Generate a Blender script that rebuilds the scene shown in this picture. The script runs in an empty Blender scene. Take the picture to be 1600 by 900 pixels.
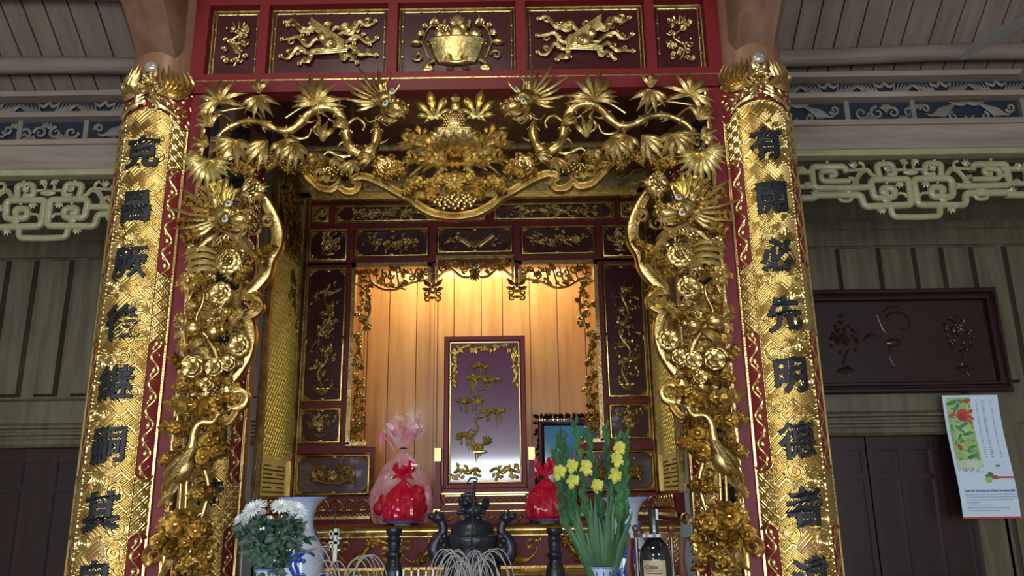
import bpy, math, random
import numpy as np
from mathutils import Vector, Matrix
R = math.radians; PI = math.pi
sc = bpy.context.scene
COL = sc.collection
# ------------------------------------------------------------------ camera, world, lights, exposure
CAMP = Vector((0.27, 0.0, 1.55)); FPX = 1244.0; PITCH = 15.0; ROLL = 0.83
_fw = Vector((0, math.cos(R(PITCH)), math.sin(R(PITCH)))); _r0 = Vector((1, 0, 0)); _u0 = _r0.cross(_fw)
_rt = _r0*math.cos(R(ROLL)) - _u0*math.sin(R(ROLL)); _up = _r0*math.sin(R(ROLL)) + _u0*math.cos(R(ROLL))
cd = bpy.data.cameras.new('camera'); cam = bpy.data.objects.new('camera', cd); COL.objects.link(cam)
cd.sensor_fit = 'HORIZONTAL'; cd.sensor_width = 36; cd.lens = FPX/1600*36; cd.clip_start = 0.05; cd.clip_end = 200
cam.matrix_world = Matrix(((_rt.x, _up.x, -_fw.x, CAMP.x), (_rt.y, _up.y, -_fw.y, CAMP.y), (_rt.z, _up.z, -_fw.z, CAMP.z), (0, 0, 0, 1)))
sc.camera = cam
def W(px, py, Y):
    """a photo measurement turned into the point it has on the vertical plane at depth Y"""
    d = _fw + _rt*((px-800)/FPX) - _up*((py-450)/FPX)
    return CAMP + d*((Y-CAMP.y)/d.y)
w = bpy.data.worlds.new('world'); sc.world = w; w.use_nodes = True
w.node_tree.nodes['Background'].inputs[0].default_value = (0.75, 0.87, 1.0, 1)
w.node_tree.nodes['Background'].inputs[1].default_value = 1.5
def area(name, loc, rot, sx, sy, power, color, spread=None):
    l = bpy.data.lights.new(name, 'AREA'); l.shape = 'RECTANGLE'; l.size = sx; l.size_y = sy; l.energy = power; l.color = color
    if spread: l.spread = R(spread)
    o = bpy.data.objects.new(name, l); COL.objects.link(o); o.location = loc; o.rotation_euler = [R(a) for a in rot]; return o
DAY = (0.80, 0.90, 1.0)
area('daylight_door_middle', (-0.1, -3.92, 0.95), (90, 0, 0), 2.0, 1.5, 48, DAY)
area('daylight_door_fanlight', (-0.1, -3.93, 2.10), (90, 0, 0), 2.0, 0.34, 50, DAY)
area('daylight_door_left', (-2.9, -3.92, 1.3), (90, 0, 0), 1.6, 2.2, 85, DAY)
area('daylight_door_right', (2.7, -3.92, 1.3), (90, 0, 0), 1.6, 2.2, 70, DAY)
area('daylight_clerestory_left', (-2.5, -3.92, 3.1), (90, 0, 0), 1.7, 0.5, 26, DAY)
area('daylight_clerestory_right', (2.7, -3.92, 3.1), (90, 0, 0), 1.6, 0.5, 24, DAY)
area('tube_light_niche', (0, 6.02, 3.42), (0, 0, 0), 1.5, 0.12, 15, (1.0, 0.80, 0.50))
area('ceiling_lamp_hall', (-0.6, 0.9, 4.9), (0, 0, 0), 1.2, 0.3, 46, (1.0, 0.93, 0.80))
sc.view_settings.view_transform = 'Standard'; sc.view_settings.look = 'None'; sc.view_settings.gamma = 1
sc.view_settings.use_curve_mapping = False; sc.view_settings.exposure = 0.45
sc.cycles.max_bounces = 8; sc.cycles.glossy_bounces = 4; sc.cycles.sample_clamp_indirect = 4.0
# ------------------------------------------------------------------ materials
def mat(name, col, rough=0.5, metal=0.0, coat=0.0, var=None, scale=8, bump=0, bscale=60, stretch=None, trans=0, alpha=1, spec=None):
    m = bpy.data.materials.new(name); m.use_nodes = True; nt = m.node_tree; b = nt.nodes['Principled BSDF']
    b.inputs['Base Color'].default_value = (*col, 1); b.inputs['Roughness'].default_value = rough; b.inputs['Metallic'].default_value = metal
    b.inputs['Coat Weight'].default_value = coat; b.inputs['Coat Roughness'].default_value = 0.06
    if trans: b.inputs['Transmission Weight'].default_value = trans
    if spec is not None: b.inputs['Specular IOR Level'].default_value = spec
    b.inputs['Alpha'].default_value = alpha
    tc = nt.nodes.new('ShaderNodeTexCoord'); mp = nt.nodes.new('ShaderNodeMapping')
    nt.links.new(tc.outputs['Object'], mp.inputs[0])
    if stretch: mp.inputs['Scale'].default_value = stretch
    if var is not None:
        n = nt.nodes.new('ShaderNodeTexNoise'); n.inputs['Scale'].default_value = scale; n.inputs['Detail'].default_value = 5
        n.inputs['Roughness'].default_value = 0.65
        r = nt.nodes.new('ShaderNodeValToRGB'); r.color_ramp.elements[0].color = (*col, 1); r.color_ramp.elements[1].color = (*var, 1)
        r.color_ramp.elements[0].position = 0.35; r.color_ramp.elements[1].position = 0.68
        nt.links.new(mp.outputs[0], n.inputs['Vector']); nt.links.new(n.outputs['Fac'], r.inputs[0]); nt.links.new(r.outputs[0], b.inputs['Base Color'])
    if bump:
        n2 = nt.nodes.new('ShaderNodeTexNoise'); n2.inputs['Scale'].default_value = bscale; n2.inputs['Detail'].default_value = 3
        bp = nt.nodes.new('ShaderNodeBump'); bp.inputs['Strength'].default_value = bump; bp.inputs['Distance'].default_value = 0.01
        nt.links.new(mp.outputs[0], n2.inputs['Vector']); nt.links.new(n2.outputs['Fac'], bp.inputs['Height']); nt.links.new(bp.outputs[0], b.inputs['Normal'])
    return m
GOLD = mat('gold_leaf', (0.36, 0.235, 0.07), 0.30, 1.0, var=(0.72, 0.54, 0.22), scale=12, bump=0.2, bscale=90)
GOLDB = mat('gold_leaf_board', (0.56, 0.39, 0.13), 0.24, 1.0, var=(0.80, 0.60, 0.25), scale=5)
GOLDY = mat('bright_yellow_gold', (0.62, 0.50, 0.17), 0.32, 1.0, var=(0.80, 0.66, 0.28), scale=6, bump=0.1)
GOLDD = mat('antique_gold', (0.38, 0.27, 0.09), 0.34, 1.0, var=(0.80, 0.63, 0.27), scale=30, bump=0.2)
RED = mat('red_lacquer', (0.125, 0.007, 0.011), 0.48, var=(0.155, 0.009, 0.014), scale=3, spec=0.35)
REDH = mat('bright_red_lacquer', (0.15, 0.006, 0.008), 0.5, spec=0.35)
MAROON = mat('maroon_lacquer', (0.045, 0.005, 0.007), 0.3, coat=0.22)
REDV = mat('red_ground', (0.16, 0.006, 0.012), 0.5)
GROOVE = mat('dark_groove', (0.10, 0.06, 0.01), 0.6, 0.3)
BLACK = mat('black_lacquer', (0.006, 0.007, 0.010), 0.5, spec=0.4)
WALLW = mat('olive_brown_wood', (0.085, 0.068, 0.040), 0.36, coat=0.15, var=(0.155, 0.128, 0.082), scale=3, stretch=(6, 6, 0.5), bump=0.05)
CEILW = mat('ceiling_board_wood', (0.19, 0.135, 0.10), 0.55, var=(0.27, 0.205, 0.155), scale=2.5, stretch=(5, 0.6, 0.6))
BEAMW = mat('grey_brown_beam_wood', (0.20, 0.145, 0.11), 0.55, var=(0.31, 0.245, 0.20), scale=2.2, stretch=(0.6, 5, 6), bump=0.05)
POSTW = mat('reddish_column_wood', (0.15, 0.062, 0.030), 0.34, coat=0.2, var=(0.26, 0.125, 0.065), scale=2, stretch=(5, 5, 0.4))
BRACKW = mat('dark_bracket_wood', (0.105, 0.048, 0.028), 0.45, var=(0.19, 0.10, 0.06), scale=3, stretch=(3, 0.6, 2))
NICHEW = mat('honey_wood', (0.46, 0.23, 0.07), 0.30, coat=0.3, var=(0.66, 0.38, 0.14), scale=2.4, stretch=(5, 5, 0.35))
DOORW = mat('dark_red_door_wood', (0.016, 0.006, 0.006), 0.3, coat=0.15, var=(0.032, 0.011, 0.010), scale=3, stretch=(6, 6, 0.5))
OLIVE = mat('olive_lattice_wood', (0.27, 0.245, 0.13), 0.30, coat=0.3, var=(0.35, 0.325, 0.18), scale=10)
FRIEZEW = mat('pale_carved_wood', (0.16, 0.132, 0.105), 0.55, var=(0.23, 0.195, 0.155), scale=9)
NAVY = mat('dark_blue_ground', (0.009, 0.013, 0.028), 0.7)
ROSEW = mat('dark_rosewood', (0.017, 0.005, 0.006), 0.2, coat=0.25, var=(0.028, 0.007, 0.008), scale=4)
PORC = mat('white_porcelain', (0.58, 0.68, 0.80), 0.08, coat=0.5)
COBALT = mat('cobalt_glaze', (0.012, 0.035, 0.38), 0.12, coat=0.4, var=(0.05, 0.11, 0.55), scale=40)
BRONZE = mat('dark_bronze', (0.022, 0.024, 0.032), 0.33, 0.5, bump=0.3, bscale=50, var=(0.05, 0.05, 0.06), scale=20)
CELLO = mat('red_cellophane', (0.62, 0.004, 0.030), 0.08, coat=1.0, trans=0.3, var=(0.85, 0.02, 0.07), scale=22, bump=0.5, bscale=28)
PINKC = mat('pink_printed_cellophane', (0.80, 0.20, 0.34), 0.06, coat=1.0, alpha=0.34, var=(0.90, 0.70, 0.66), scale=18, bump=0.5, bscale=24)
FRUITR = mat('red_fruit_paper', (0.55, 0.01, 0.03), 0.4)
CREAM = mat('cream_paper', (0.70, 0.55, 0.38), 0.5)
WHITE = mat('white_petal', (0.80, 0.84, 0.84), 0.6)
LEAF = mat('dark_green_leaf', (0.010, 0.034, 0.020), 0.5, var=(0.03, 0.075, 0.042), scale=25)
GLAD = mat('gladiolus_green', (0.016, 0.066, 0.030), 0.42, var=(0.060, 0.165, 0.055), scale=9, stretch=(1, 1, 0.5))
YEL = mat('yellow_petal', (0.48, 0.47, 0.06), 0.55, var=(0.66, 0.66, 0.16), scale=30)
GLASSB = mat('dark_bottle_glass', (0.006, 0.006, 0.008), 0.06, coat=0.6)
FOIL = mat('black_foil', (0.010, 0.014, 0.014), 0.3)
HOLDW = mat('brown_holder_wood', (0.085, 0.026, 0.014), 0.22, coat=0.5)
LABEL = mat('tan_label', (0.30, 0.23, 0.12), 0.5, var=(0.42, 0.34, 0.2), scale=20)
GOLDC = mat('gold_paint', (0.82, 0.69, 0.12), 0.34, 0.28, var=(0.88, 0.77, 0.20), scale=8)
INK = mat('black_ink', (0.015, 0.014, 0.012), 0.6)
ASH = mat('pale_ash', (0.36, 0.34, 0.32), 0.8)
STICKB = mat('black_stick', (0.02, 0.018, 0.018), 0.7)
PAPER = mat('calendar_paper', (0.62, 0.72, 0.84), 0.4)
BLUEI = mat('blue_ink', (0.02, 0.07, 0.42), 0.5)
GREYI = mat('grey_ink', (0.25, 0.30, 0.36), 0.6)
TILE = mat('floor_tile', (0.42, 0.36, 0.29), 0.35, var=(0.50, 0.44, 0.36), scale=2)
PLAST = mat('plastered_wall', (0.40, 0.38, 0.34), 0.8, var=(0.45, 0.43, 0.39), scale=2)
TABLEW = mat('dark_table_wood', (0.10, 0.02, 0.015), 0.25, coat=0.3)
EYEW = mat('eye_white', (0.75, 0.78, 0.8), 0.2, coat=0.4)
EYEB = mat('eye_blue_grey', (0.10, 0.14, 0.22), 0.2, coat=0.4)
PEARL = mat('grey_pearl', (0.35, 0.31, 0.25), 0.2, 0.4, coat=0.4)
FANM = mat('fan_blade_grey', (0.16, 0.15, 0.14), 0.3, coat=0.3)
CHROME = mat('bright_metal', (0.6, 0.6, 0.6), 0.25, 1.0)
GLASS = mat('tablet_glass', (0.12, 0.020, 0.065), 0.22, coat=0.9, spec=0.45)
PICBLUE = mat('photo_print', (0.05, 0.30, 0.60), 0.12, coat=0.8)
# ------------------------------------------------------------------ object helpers
def tag(o, label, cat, group=None, kind=None):
    if kind: o['kind'] = kind
    if label: o['label'] = label
    if cat: o['category'] = cat
    if group: o['group'] = group
    return o
def thing(name, label, cat, loc=(0, 0, 0), group=None, rz=0):
    o = bpy.data.objects.new(name, None); COL.objects.link(o); o.empty_display_size = 0.05
    o.location = loc; o.rotation_euler = (0, 0, rz); return tag(o, label, cat, group)
def setpar(o, parent):
    if parent:
        o.parent = parent; bpy.context.view_layer.update() if False else None
        o.matrix_parent_inverse = PW(parent).inverted()
def PW(o):
    m = o.matrix_basis.copy()
    if o.type == 'EMPTY' or o.type == 'MESH':
        m = Matrix.LocRotScale(o.location, o.rotation_euler, o.scale)
    if o.parent: return PW(o.parent) @ o.matrix_parent_inverse @ m
    return m
class MB:
    def __init__(s): s.v = []; s.f = []; s.mi = []; s.cur = 0; s.marks = []
    def mark(s): s.marks.append((len(s.v), len(s.f)))
    def pieces(s, name, m, parent, ang=40):
        s.mark()
        for (v0, f0), (v1, f1) in zip(s.marks[:-1], s.marks[1:]):
            if f1 > f0:
                q = MB(); q.v = s.v[v0:v1]; q.f = [tuple(i-v0 for i in f) for f in s.f[f0:f1]]; q.mi = s.mi[f0:f1]; q.obj(name, m, parent, ang)
    def add(s, vs, fs):
        o = len(s.v); s.v += [tuple(p) for p in vs]; s.f += [tuple(i+o for i in f) for f in fs]; s.mi += [s.cur]*len(fs)
    def box(s, a, b):
        x0, y0, z0 = [min(p, q) for p, q in zip(a, b)]; x1, y1, z1 = [max(p, q) for p, q in zip(a, b)]
        s.add([(x0, y0, z0), (x1, y0, z0), (x1, y1, z0), (x0, y1, z0), (x0, y0, z1), (x1, y0, z1), (x1, y1, z1), (x0, y1, z1)],
              [(3, 2, 1, 0), (4, 5, 6, 7), (0, 1, 5, 4), (1, 2, 6, 5), (2, 3, 7, 6), (3, 0, 4, 7)])
    def sweep(s, pts, secs, closed_sec=True, loop=False):
        """secs: a list of rings of world points, all of one length"""
        n = len(secs[0]); vs = [p for r in secs for p in r]; fs = []
        m = len(secs)
        for i in range(m if loop else m-1):
            a = i*n; b = ((i+1) % m)*n
            for k in range(n):
                k2 = (k+1) % n
                fs.append((a+k, a+k2, b+k2, b+k))
        if not loop:
            fs.append(tuple(range(n))[::-1]); fs.append(tuple((m-1)*n+k for k in range(n)))
        s.add(vs, fs)
    def tube(s, pts, rad, n=7, loop=False):
        pts = [Vector(p) for p in pts]; m = len(pts)
        if not hasattr(rad, '__len__'): rad = [rad]*m
        ref = None; secs = []
        for i, p in enumerate(pts):
            if loop: t = (pts[(i+1) % m]-pts[i-1])
            else: t = pts[min(i+1, m-1)]-pts[max(i-1, 0)]
            if t.length < 1e-9: t = Vector((0, 0, 1))
            t.normalize()
            if ref is None: ref = Vector((0, -1, 0)) if abs(t.y) < 0.9 else Vector((1, 0, 0))
            a = ref - t*ref.dot(t)
            if a.length < 1e-6: a = t.orthogonal()
            a.normalize(); ref = a; b = t.cross(a)
            secs.append([p + (a*math.cos(2*PI*k/n) + b*math.sin(2*PI*k/n))*rad[i] for k in range(n)])
        s.sweep(pts, secs, loop=loop)
    def blade(s, pts, wd, t=0.5, n=(0, -1, 0), prof='leaf', groove=False):
        pts = [Vector(p) for p in pts]; m = len(pts); n = Vector(n); secs = []
        for i, p in enumerate(pts):
            u = i/(m-1)
            if hasattr(wd, '__len__'): w_ = wd[i]
            elif prof == 'leaf': w_ = wd*(0.18+0.82*math.sin(PI*min(1, u*0.85+0.12)))*(1 if u < 0.6 else max(0.02, (1-u)/0.4)**0.7)
            elif prof == 'petal': w_ = wd*(0.35+0.65*math.sin(PI*(0.15+0.8*u)**1.2))*(1 if u < 0.8 else max(0.12, (1-u)/0.2)**0.5)
            else: w_ = wd*max(0.03, 1-u)**0.8
            tg = pts[min(i+1, m-1)]-pts[max(i-1, 0)]
            if tg.length < 1e-9: tg = Vector((0, 0, 1))
            tg.normalize(); sd = tg.cross(n)
            if sd.length < 1e-4: sd = tg.orthogonal()
            sd.normalize(); nn = sd.cross(tg).normalized()
            if groove: secs.append([p-sd*w_, p-sd*w_*.5+nn*w_*t, p+nn*w_*t*.25, p+sd*w_*.5+nn*w_*t, p+sd*w_, p-nn*w_*.35])
            else: secs.append([p-sd*w_, p+nn*w_*t, p+sd*w_, p-nn*w_*.3])
        s.sweep(pts, secs)
    def band(s, pts, hw, t=0.03, rim=0.006):
        """flat carved border band in a vertical plane, raised rims, real thickness"""
        pts = [Vector(p) for p in pts]; m = len(pts); secs = []
        if not hasattr(hw, '__len__'): hw = [hw]*m
        for i, p in enumerate(pts):
            tg = pts[min(i+1, m-1)]-pts[max(i-1, 0)]; tg.y = 0
            if tg.length < 1e-9: tg = Vector((0, 0, 1))
            tg.normalize(); sd = Vector((tg.z, 0, -tg.x)); h = hw[i]; Y = Vector((0, 1, 0))
            secs.append([p-sd*h+Y*t, p-sd*h, p-sd*h*.9-Y*rim, p-sd*h*.66+Y*rim*.3, p-Y*rim*.9, p+sd*h*.66+Y*rim*.3, p+sd*h*.9-Y*rim, p+sd*h, p+sd*h+Y*t])
        s.sweep(pts, secs)
    def ball(s, c, r, nu=8, nv=5, rot=None):
        c = Vector(c)
        if not hasattr(r, '__len__'): r = (r, r, r)
        vs = []; fs = []
        q = [Vector((0, 0, 1))]
        for j in range(1, nv):
            th = PI*j/nv
            for k in range(nu): q.append(Vector((math.sin(th)*math.cos(2*PI*k/nu), math.sin(th)*math.sin(2*PI*k/nu), math.cos(th))))
        q.append(Vector((0, 0, -1)))
        for p in q:
            p = Vector((p.x*r[0], p.y*r[1], p.z*r[2]))
            if rot: p = rot @ p
            vs.append(c+p)
        for k in range(nu): fs.append((0, 1+k, 1+(k+1) % nu))
        for j in range(nv-2):
            for k in range(nu):
                a = 1+j*nu; b = a+nu; fs.append((a+k, b+k, b+(k+1) % nu, a+(k+1) % nu))
        l = len(q)-1; a = 1+(nv-2)*nu
        for k in range(nu): fs.append((l, a+(k+1) % nu, a+k))
        s.add(vs, fs)
    def lathe(s, c, prof, n=24, wob=None, closed=True):
        c = Vector(c); secs = []
        for i, (r, z) in enumerate(prof):
            secs.append([c+Vector((math.cos(2*PI*k/n), math.sin(2*PI*k/n), 0))*(r*(wob(k/n, i/(len(prof)-1)) if wob else 1))+Vector((0, 0, z)) for k in range(n)])
        m = len(secs); vs = [p for q in secs for p in q]; fs = []
        for i in range(m-1):
            for k in range(n): fs.append((i*n+k, i*n+(k+1) % n, (i+1)*n+(k+1) % n, (i+1)*n+k))
        if closed: fs.append(tuple(range(n))[::-1]); fs.append(tuple((m-1)*n+k for k in range(n)))
        s.add(vs, fs)
    def ring(s, x0, z0, x1, z1, Y, prof):
        """mitred picture-frame moulding; prof: (inset, forward) pairs"""
        cs = [(x0, z0, 1, 1), (x1, z0, -1, 1), (x1, z1, -1, -1), (x0, z1, 1, -1)]
        secs = [[Vector((x+sx*i, Y-f, z+sz*i)) for i, f in prof] for x, z, sx, sz in cs]
        s.sweep(None, secs, loop=True)
    def mirrored(s, both=False):
        o = MB(); o.v = [(-x, y, z) for x, y, z in s.v]; o.f = [f[::-1] for f in s.f]; o.mi = list(s.mi); o.marks = list(s.marks)
        if both: o.add(s.v, s.f); o.mi[-len(s.f):] = s.mi
        return o
    def xf(s, M, start=0):
        s.v = s.v[:start]+[tuple(M @ Vector(p)) for p in s.v[start:]]
    def obj(s, name, m, parent=None, ang=40, loc=None):
        me = bpy.data.meshes.new(name)
        me.from_pydata(s.v, [], s.f); ms = m if isinstance(m, (list, tuple)) else [m]
        for q in ms: me.materials.append(q)
        if len(ms) > 1: me.polygons.foreach_set('material_index', s.mi)
        me.polygons.foreach_set('use_smooth', [True]*len(me.polygons))
        try: me.set_sharp_from_angle(angle=R(ang))
        except Exception: pass
        import bmesh
        bm = bmesh.new(); bm.from_mesh(me); bmesh.ops.recalc_face_normals(bm, faces=bm.faces); bm.to_mesh(me); bm.free()
        o = bpy.data.objects.new(name, me); COL.objects.link(o)
        if loc: o.location = loc
        setpar(o, parent); return o
def B(name, a, b, m, parent=None, kind=None, bev=0.0):
    mb = MB(); mb.box(a, b); o = mb.obj(name, m, parent)
    if bev: md = o.modifiers.new('b', 'BEVEL'); md.width = bev; md.segments = 2
    if kind: o['kind'] = kind
    return o
def plate(name, us, vs, H, M, fmap, mats, parent=None, skirt=0.02):
    """a relief carved as a height field: H(u,v) heights, M(u,v) material numbers, fmap(u,v,h) -> x,y,z"""
    U, V = np.meshgrid(us, vs); h = H(U, V)
    P = np.stack(fmap(U, V, h), -1); nv, nu = U.shape
    def pad(A, val):
        B_ = np.pad(A, ((1, 1), (1, 1)), mode='edge'); return B_
    Ue, Ve = pad(U, 0), pad(V, 0); he = pad(h, 0); he[0, :] = he[-1, :] = he[:, 0] = he[:, -1] = -skirt
    P = np.stack(fmap(Ue, Ve, he), -1); nv, nu = Ue.shape
    idx = np.arange(nv*nu).reshape(nv, nu)
    F = np.stack([idx[:-1, :-1], idx[:-1, 1:], idx[1:, 1:], idx[1:, :-1]], -1).reshape(-1, 4)
    Mi = M((Ue[:-1, :-1]+Ue[1:, 1:])/2, (Ve[:-1, :-1]+Ve[1:, 1:])/2).reshape(-1) if M else np.zeros(len(F), int)
    back = [idx[0, 0], idx[0, -1], idx[-1, -1], idx[-1, 0]]
    me = bpy.data.meshes.new(name); nF = len(F)
    me.vertices.add(nv*nu); me.vertices.foreach_set('co', P.reshape(-1).astype(np.float32))
    me.loops.add(nF*4); me.loops.foreach_set('vertex_index', F.reshape(-1).astype(np.int32))
    me.polygons.add(nF); me.polygons.foreach_set('loop_start', (np.arange(nF)*4).astype(np.int32)); me.polygons.foreach_set('loop_total', np.full(nF, 4, np.int32))
    for q in mats: me.materials.append(q)
    me.polygons.foreach_set('material_index', Mi.astype(np.int32)); me.polygons.foreach_set('use_smooth', np.ones(nF, bool))
    me.update(); me.validate()
    o = bpy.data.objects.new(name, me); COL.objects.link(o); setpar(o, parent); return o
def glyph(ch, name, m, parent, c, size, R0=None, ext=0.006, off=0.012, warp=0.0, shear=0.0, face=(1, 0, 0), yout=0.0):
    """a written character or a line of text as solid lettering"""
    cu = bpy.data.curves.new('t', 'FONT'); cu.body = ch; cu.size = size; cu.extrude = ext; cu.offset = off*size; cu.align_x = 'CENTER'; cu.align_y = 'CENTER'
    cu.bevel_depth = ext*0.35 if ext > 0.003 else 0; cu.resolution_u = 4
    t = bpy.data.objects.new('t', cu); COL.objects.link(t); bpy.context.view_layer.update()
    me = bpy.data.meshes.new_from_object(t.evaluated_get(bpy.context.evaluated_depsgraph_get())); bpy.data.objects.remove(t); bpy.data.curves.remove(cu)
    n = len(me.vertices); co = np.empty(n*3, np.float32); me.vertices.foreach_get('co', co); co = co.reshape(-1, 3)
    if n:
        mid = (co.max(0)+co.min(0))/2; co[:, :2] -= mid[:2] if len(ch) == 1 else [0, mid[1]]
    x, y, z = co[:, 0].copy(), co[:, 1].copy(), co[:, 2].copy()
    y2 = y+shear*x
    if warp:
        x2 = x+warp*size*(np.sin(y/size*9+x/size*4)*.5+np.sin(y/size*17+1)*.3); y2 = y2+warp*size*(np.sin(x/size*11+1)*.6)
    else: x2 = x
    fx = Vector(face)
    if R0: wx = R0*np.sin(x2/R0); wy = -(R0*np.cos(x2/R0)) - z + R0
    else: wx = x2; wy = -z
    out = np.stack([c[0]+wx*fx.x - wy*0, c[1]+wy-yout+wx*fx.y, c[2]+y2], -1)
    me.vertices.foreach_set('co', out.reshape(-1).astype(np.float32)); me.materials.clear(); me.materials.append(m); me.update(); me.name = name
    o = bpy.data.objects.new(name, me); COL.objects.link(o); setpar(o, parent); return o
# ---- carving vocabulary (all drawn in the vertical plane, -Y towards the room)
def arc(p, ang, L, bend=0, n=7, lift=0.0, tip=0.0):
    p = Vector(p); out = [p.copy()]; a = R(ang-bend/2); q = p.copy(); st = L/(n-1)
    for i in range(1, n):
        a += R(bend)/(n-1); u = i/(n-1)
        q = q+Vector((math.cos(a)*st, 0, math.sin(a)*st)); out.append(q+Vector((0, -lift*math.sin(PI*u)-tip*u*u, 0)))
    return out
def acan(mb, p, ang, L, bend=30, wd=0.02, lobes=4, lift=0.01, tip=0.0):
    mid = arc(p, ang, L, bend, 9, lift, tip); mb.blade(mid, wd*.8, .6, groove=True)
    for i in range(lobes):
        u = (i+.7)/(lobes+.8); k = min(8, int(u*8)); a = math.degrees(math.atan2(mid[min(k+1, 8)].z-mid[k].z, mid[min(k+1, 8)].x-mid[k].x))
        l = L*.42*(1-u*.45)
        for sg in (1, -1):
            mb.blade(arc(mid[k]+Vector((0, -.003, 0)), a+sg*48, l, -sg*35, 5, lift, tip*.5), wd*.55, .7)
def spray(mb, p, ang, L, fan=110, n=7, wd=0.008, lift=0.012, tip=0.01, jit=None):
    for i in range(n):
        a = ang+fan*((i+.5)/n-.5); l = L*(.75+.25*math.cos((i+.5-n/2)/n*PI)); 
        if jit: a += jit.uniform(-5, 5); l *= jit.uniform(.85, 1.1)
        mb.blade(arc(Vector(p)+Vector((0, -.002*(i % 3), 0)), a, l, (i+.5-n/2)*5, 6, lift, tip), wd, .6)
def bloom(mb, c, r, n=9, rings=3, depth=0.012, core=True, tilt=0):
    c = Vector(c)
    for k in range(rings):
        rr = r*(1-.27*k)
        for i in range(n-k):
            a = 360*(i+.5*(k % 2))/(n-k)+tilt
            b = c+Vector((0, -depth*(k+.3), 0)); d = Vector((math.cos(R(a)), 0, math.sin(R(a))))
            mb.blade([b+d*rr*.15, b+d*rr*.5+Vector((0, -rr*.16, 0)), b+d*rr*.8+Vector((0, -rr*.16, 0)), b+d*rr+Vector((0, -rr*.02, 0))], rr*2.1/(n-k)*1.35, .45, prof='petal')
    if core:
        q = c+Vector((0, -depth*(rings+.6), 0))
        for i in range(7):
            a = 2*PI*i/6; e = 0 if i == 6 else r*.13
            mb.ball(q+Vector((e*math.cos(a), -.002, e*math.sin(a))), r*.09, 6, 4)
def pine(mb, c, r, ry=None, n=18, dep=0.02, ang=0):
    """a cloud-like cluster of needles: a fan of fluted petals with rounded, forward-curling ends"""
    c = Vector(c); ry = ry or r*.5; m = Matrix.Rotation(R(-ang), 3, 'Y'); n = max(9, int(n*.8))
    for k, (q, f) in enumerate(((1, 0), (.62, .6))):
        kk = n if k == 0 else max(6, int(n*.6))
        for i in range(kk):
            a = 2*PI*(i+.5*k)/kk; d = m @ Vector((math.cos(a)*r*q, 0, math.sin(a)*ry*q)); b = c+Vector((0, -dep*(.5+f), 0)); L = d.length; w_ = max(.003, (r+ry)*.5*q*PI/kk*1.0)
            mb.blade([b+d*.10, b+d*.5+Vector((0, -dep*.5, 0)), b+d*.88+Vector((0, -dep*.75, 0)), b+d*1.04+Vector((0, -dep*.35, 0))], [w_*.35, w_*.75, w_*1.02, w_*.72], .75)
    mb.ball(c+Vector((0, -dep*1.6, 0)), (r*.16, dep*.5, ry*.18), 7, 5)
def grapes(mb, c, rx, rz, r, seed=1, dens=1.0, dep=.02):
    rn = random.Random(seed); c = Vector(c); n = int(dens*rx*rz*PI/(r*r*2.6))
    for i in range(n):
        a = i*2.39996; q = math.sqrt((i+.5)/n)
        mb.ball(c+Vector((math.cos(a)*q*rx, -dep*(1-q*q)-rn.uniform(0, .004), math.sin(a)*q*rz)), r, 7, 4)
def curl(mb, c, r, turns=1.4, a0=0, sg=1, w0=.006, w1=.003, n=16, lift=0.004, flat=True):
    c = Vector(c); pts = []; ws = []
    for i in range(n):
        u = i/(n-1); a = R(a0)+sg*turns*2*PI*u; q = r*(1-.82*u)
        pts.append(c+Vector((math.cos(a)*q, -lift*u, math.sin(a)*q))); ws.append(w0+(w1-w0)*u)
    if flat: mb.blade(pts, ws, .8)
    else: mb.tube(pts, ws, 6)
def smooth(pts, k=4):
    P = [Vector(p) for p in pts]; out = []; n = len(P)
    for i in range(n-1):
        p0 = P[max(i-1, 0)]; p1 = P[i]; p2 = P[i+1]; p3 = P[min(i+2, n-1)]
        for j in range(k):
            t = j/k; out.append(.5*((2*p1)+(p2-p0)*t+(2*p0-5*p1+4*p2-p3)*t*t+(3*p1-p0-3*p2+p3)*t**3))
    out.append(P[-1]); return out
# ================================================================== THE ROOM
def ST(name, mb, m, ang=40): o = mb.obj(name, m, None, ang); o['kind'] = 'structure'; return o
RX = 4.6; YB = 5.62; YF = -4.0
B('floor', (-RX, YF, -0.1), (RX, 6.5, 0), TILE, kind='structure')
B('wall_left', (-RX-.15, YF, 0), (-RX, 6.5, 6.4), PLAST, kind='structure')
B('wall_right', (RX, YF, 0), (RX+.15, 6.5, 6.4), PLAST, kind='structure')
mb = MB()   # front wall with three doorways and a clerestory
mb.box((-RX, YF-.2, 2.45), (RX, YF, 2.82)); mb.box((-1.6, YF-.2, 2.8), (1.75, YF, 3.4)); mb.box((-RX, YF-.2, 3.38), (RX, YF, 6.4))
for a, b in ((-RX, -3.75), (-2.05, -1.15), (.95, 1.85), (3.55, RX)): mb.box((a, YF-.2, 0), (b, YF, 2.45))
for a in (-RX, -3.5, -1.75, 0, 1.75, 3.5, RX): mb.box((a-.07, YF-.2, 2.8), (a+.07, YF, 3.4))
ST('wall_front', mb, PLAST)
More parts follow.
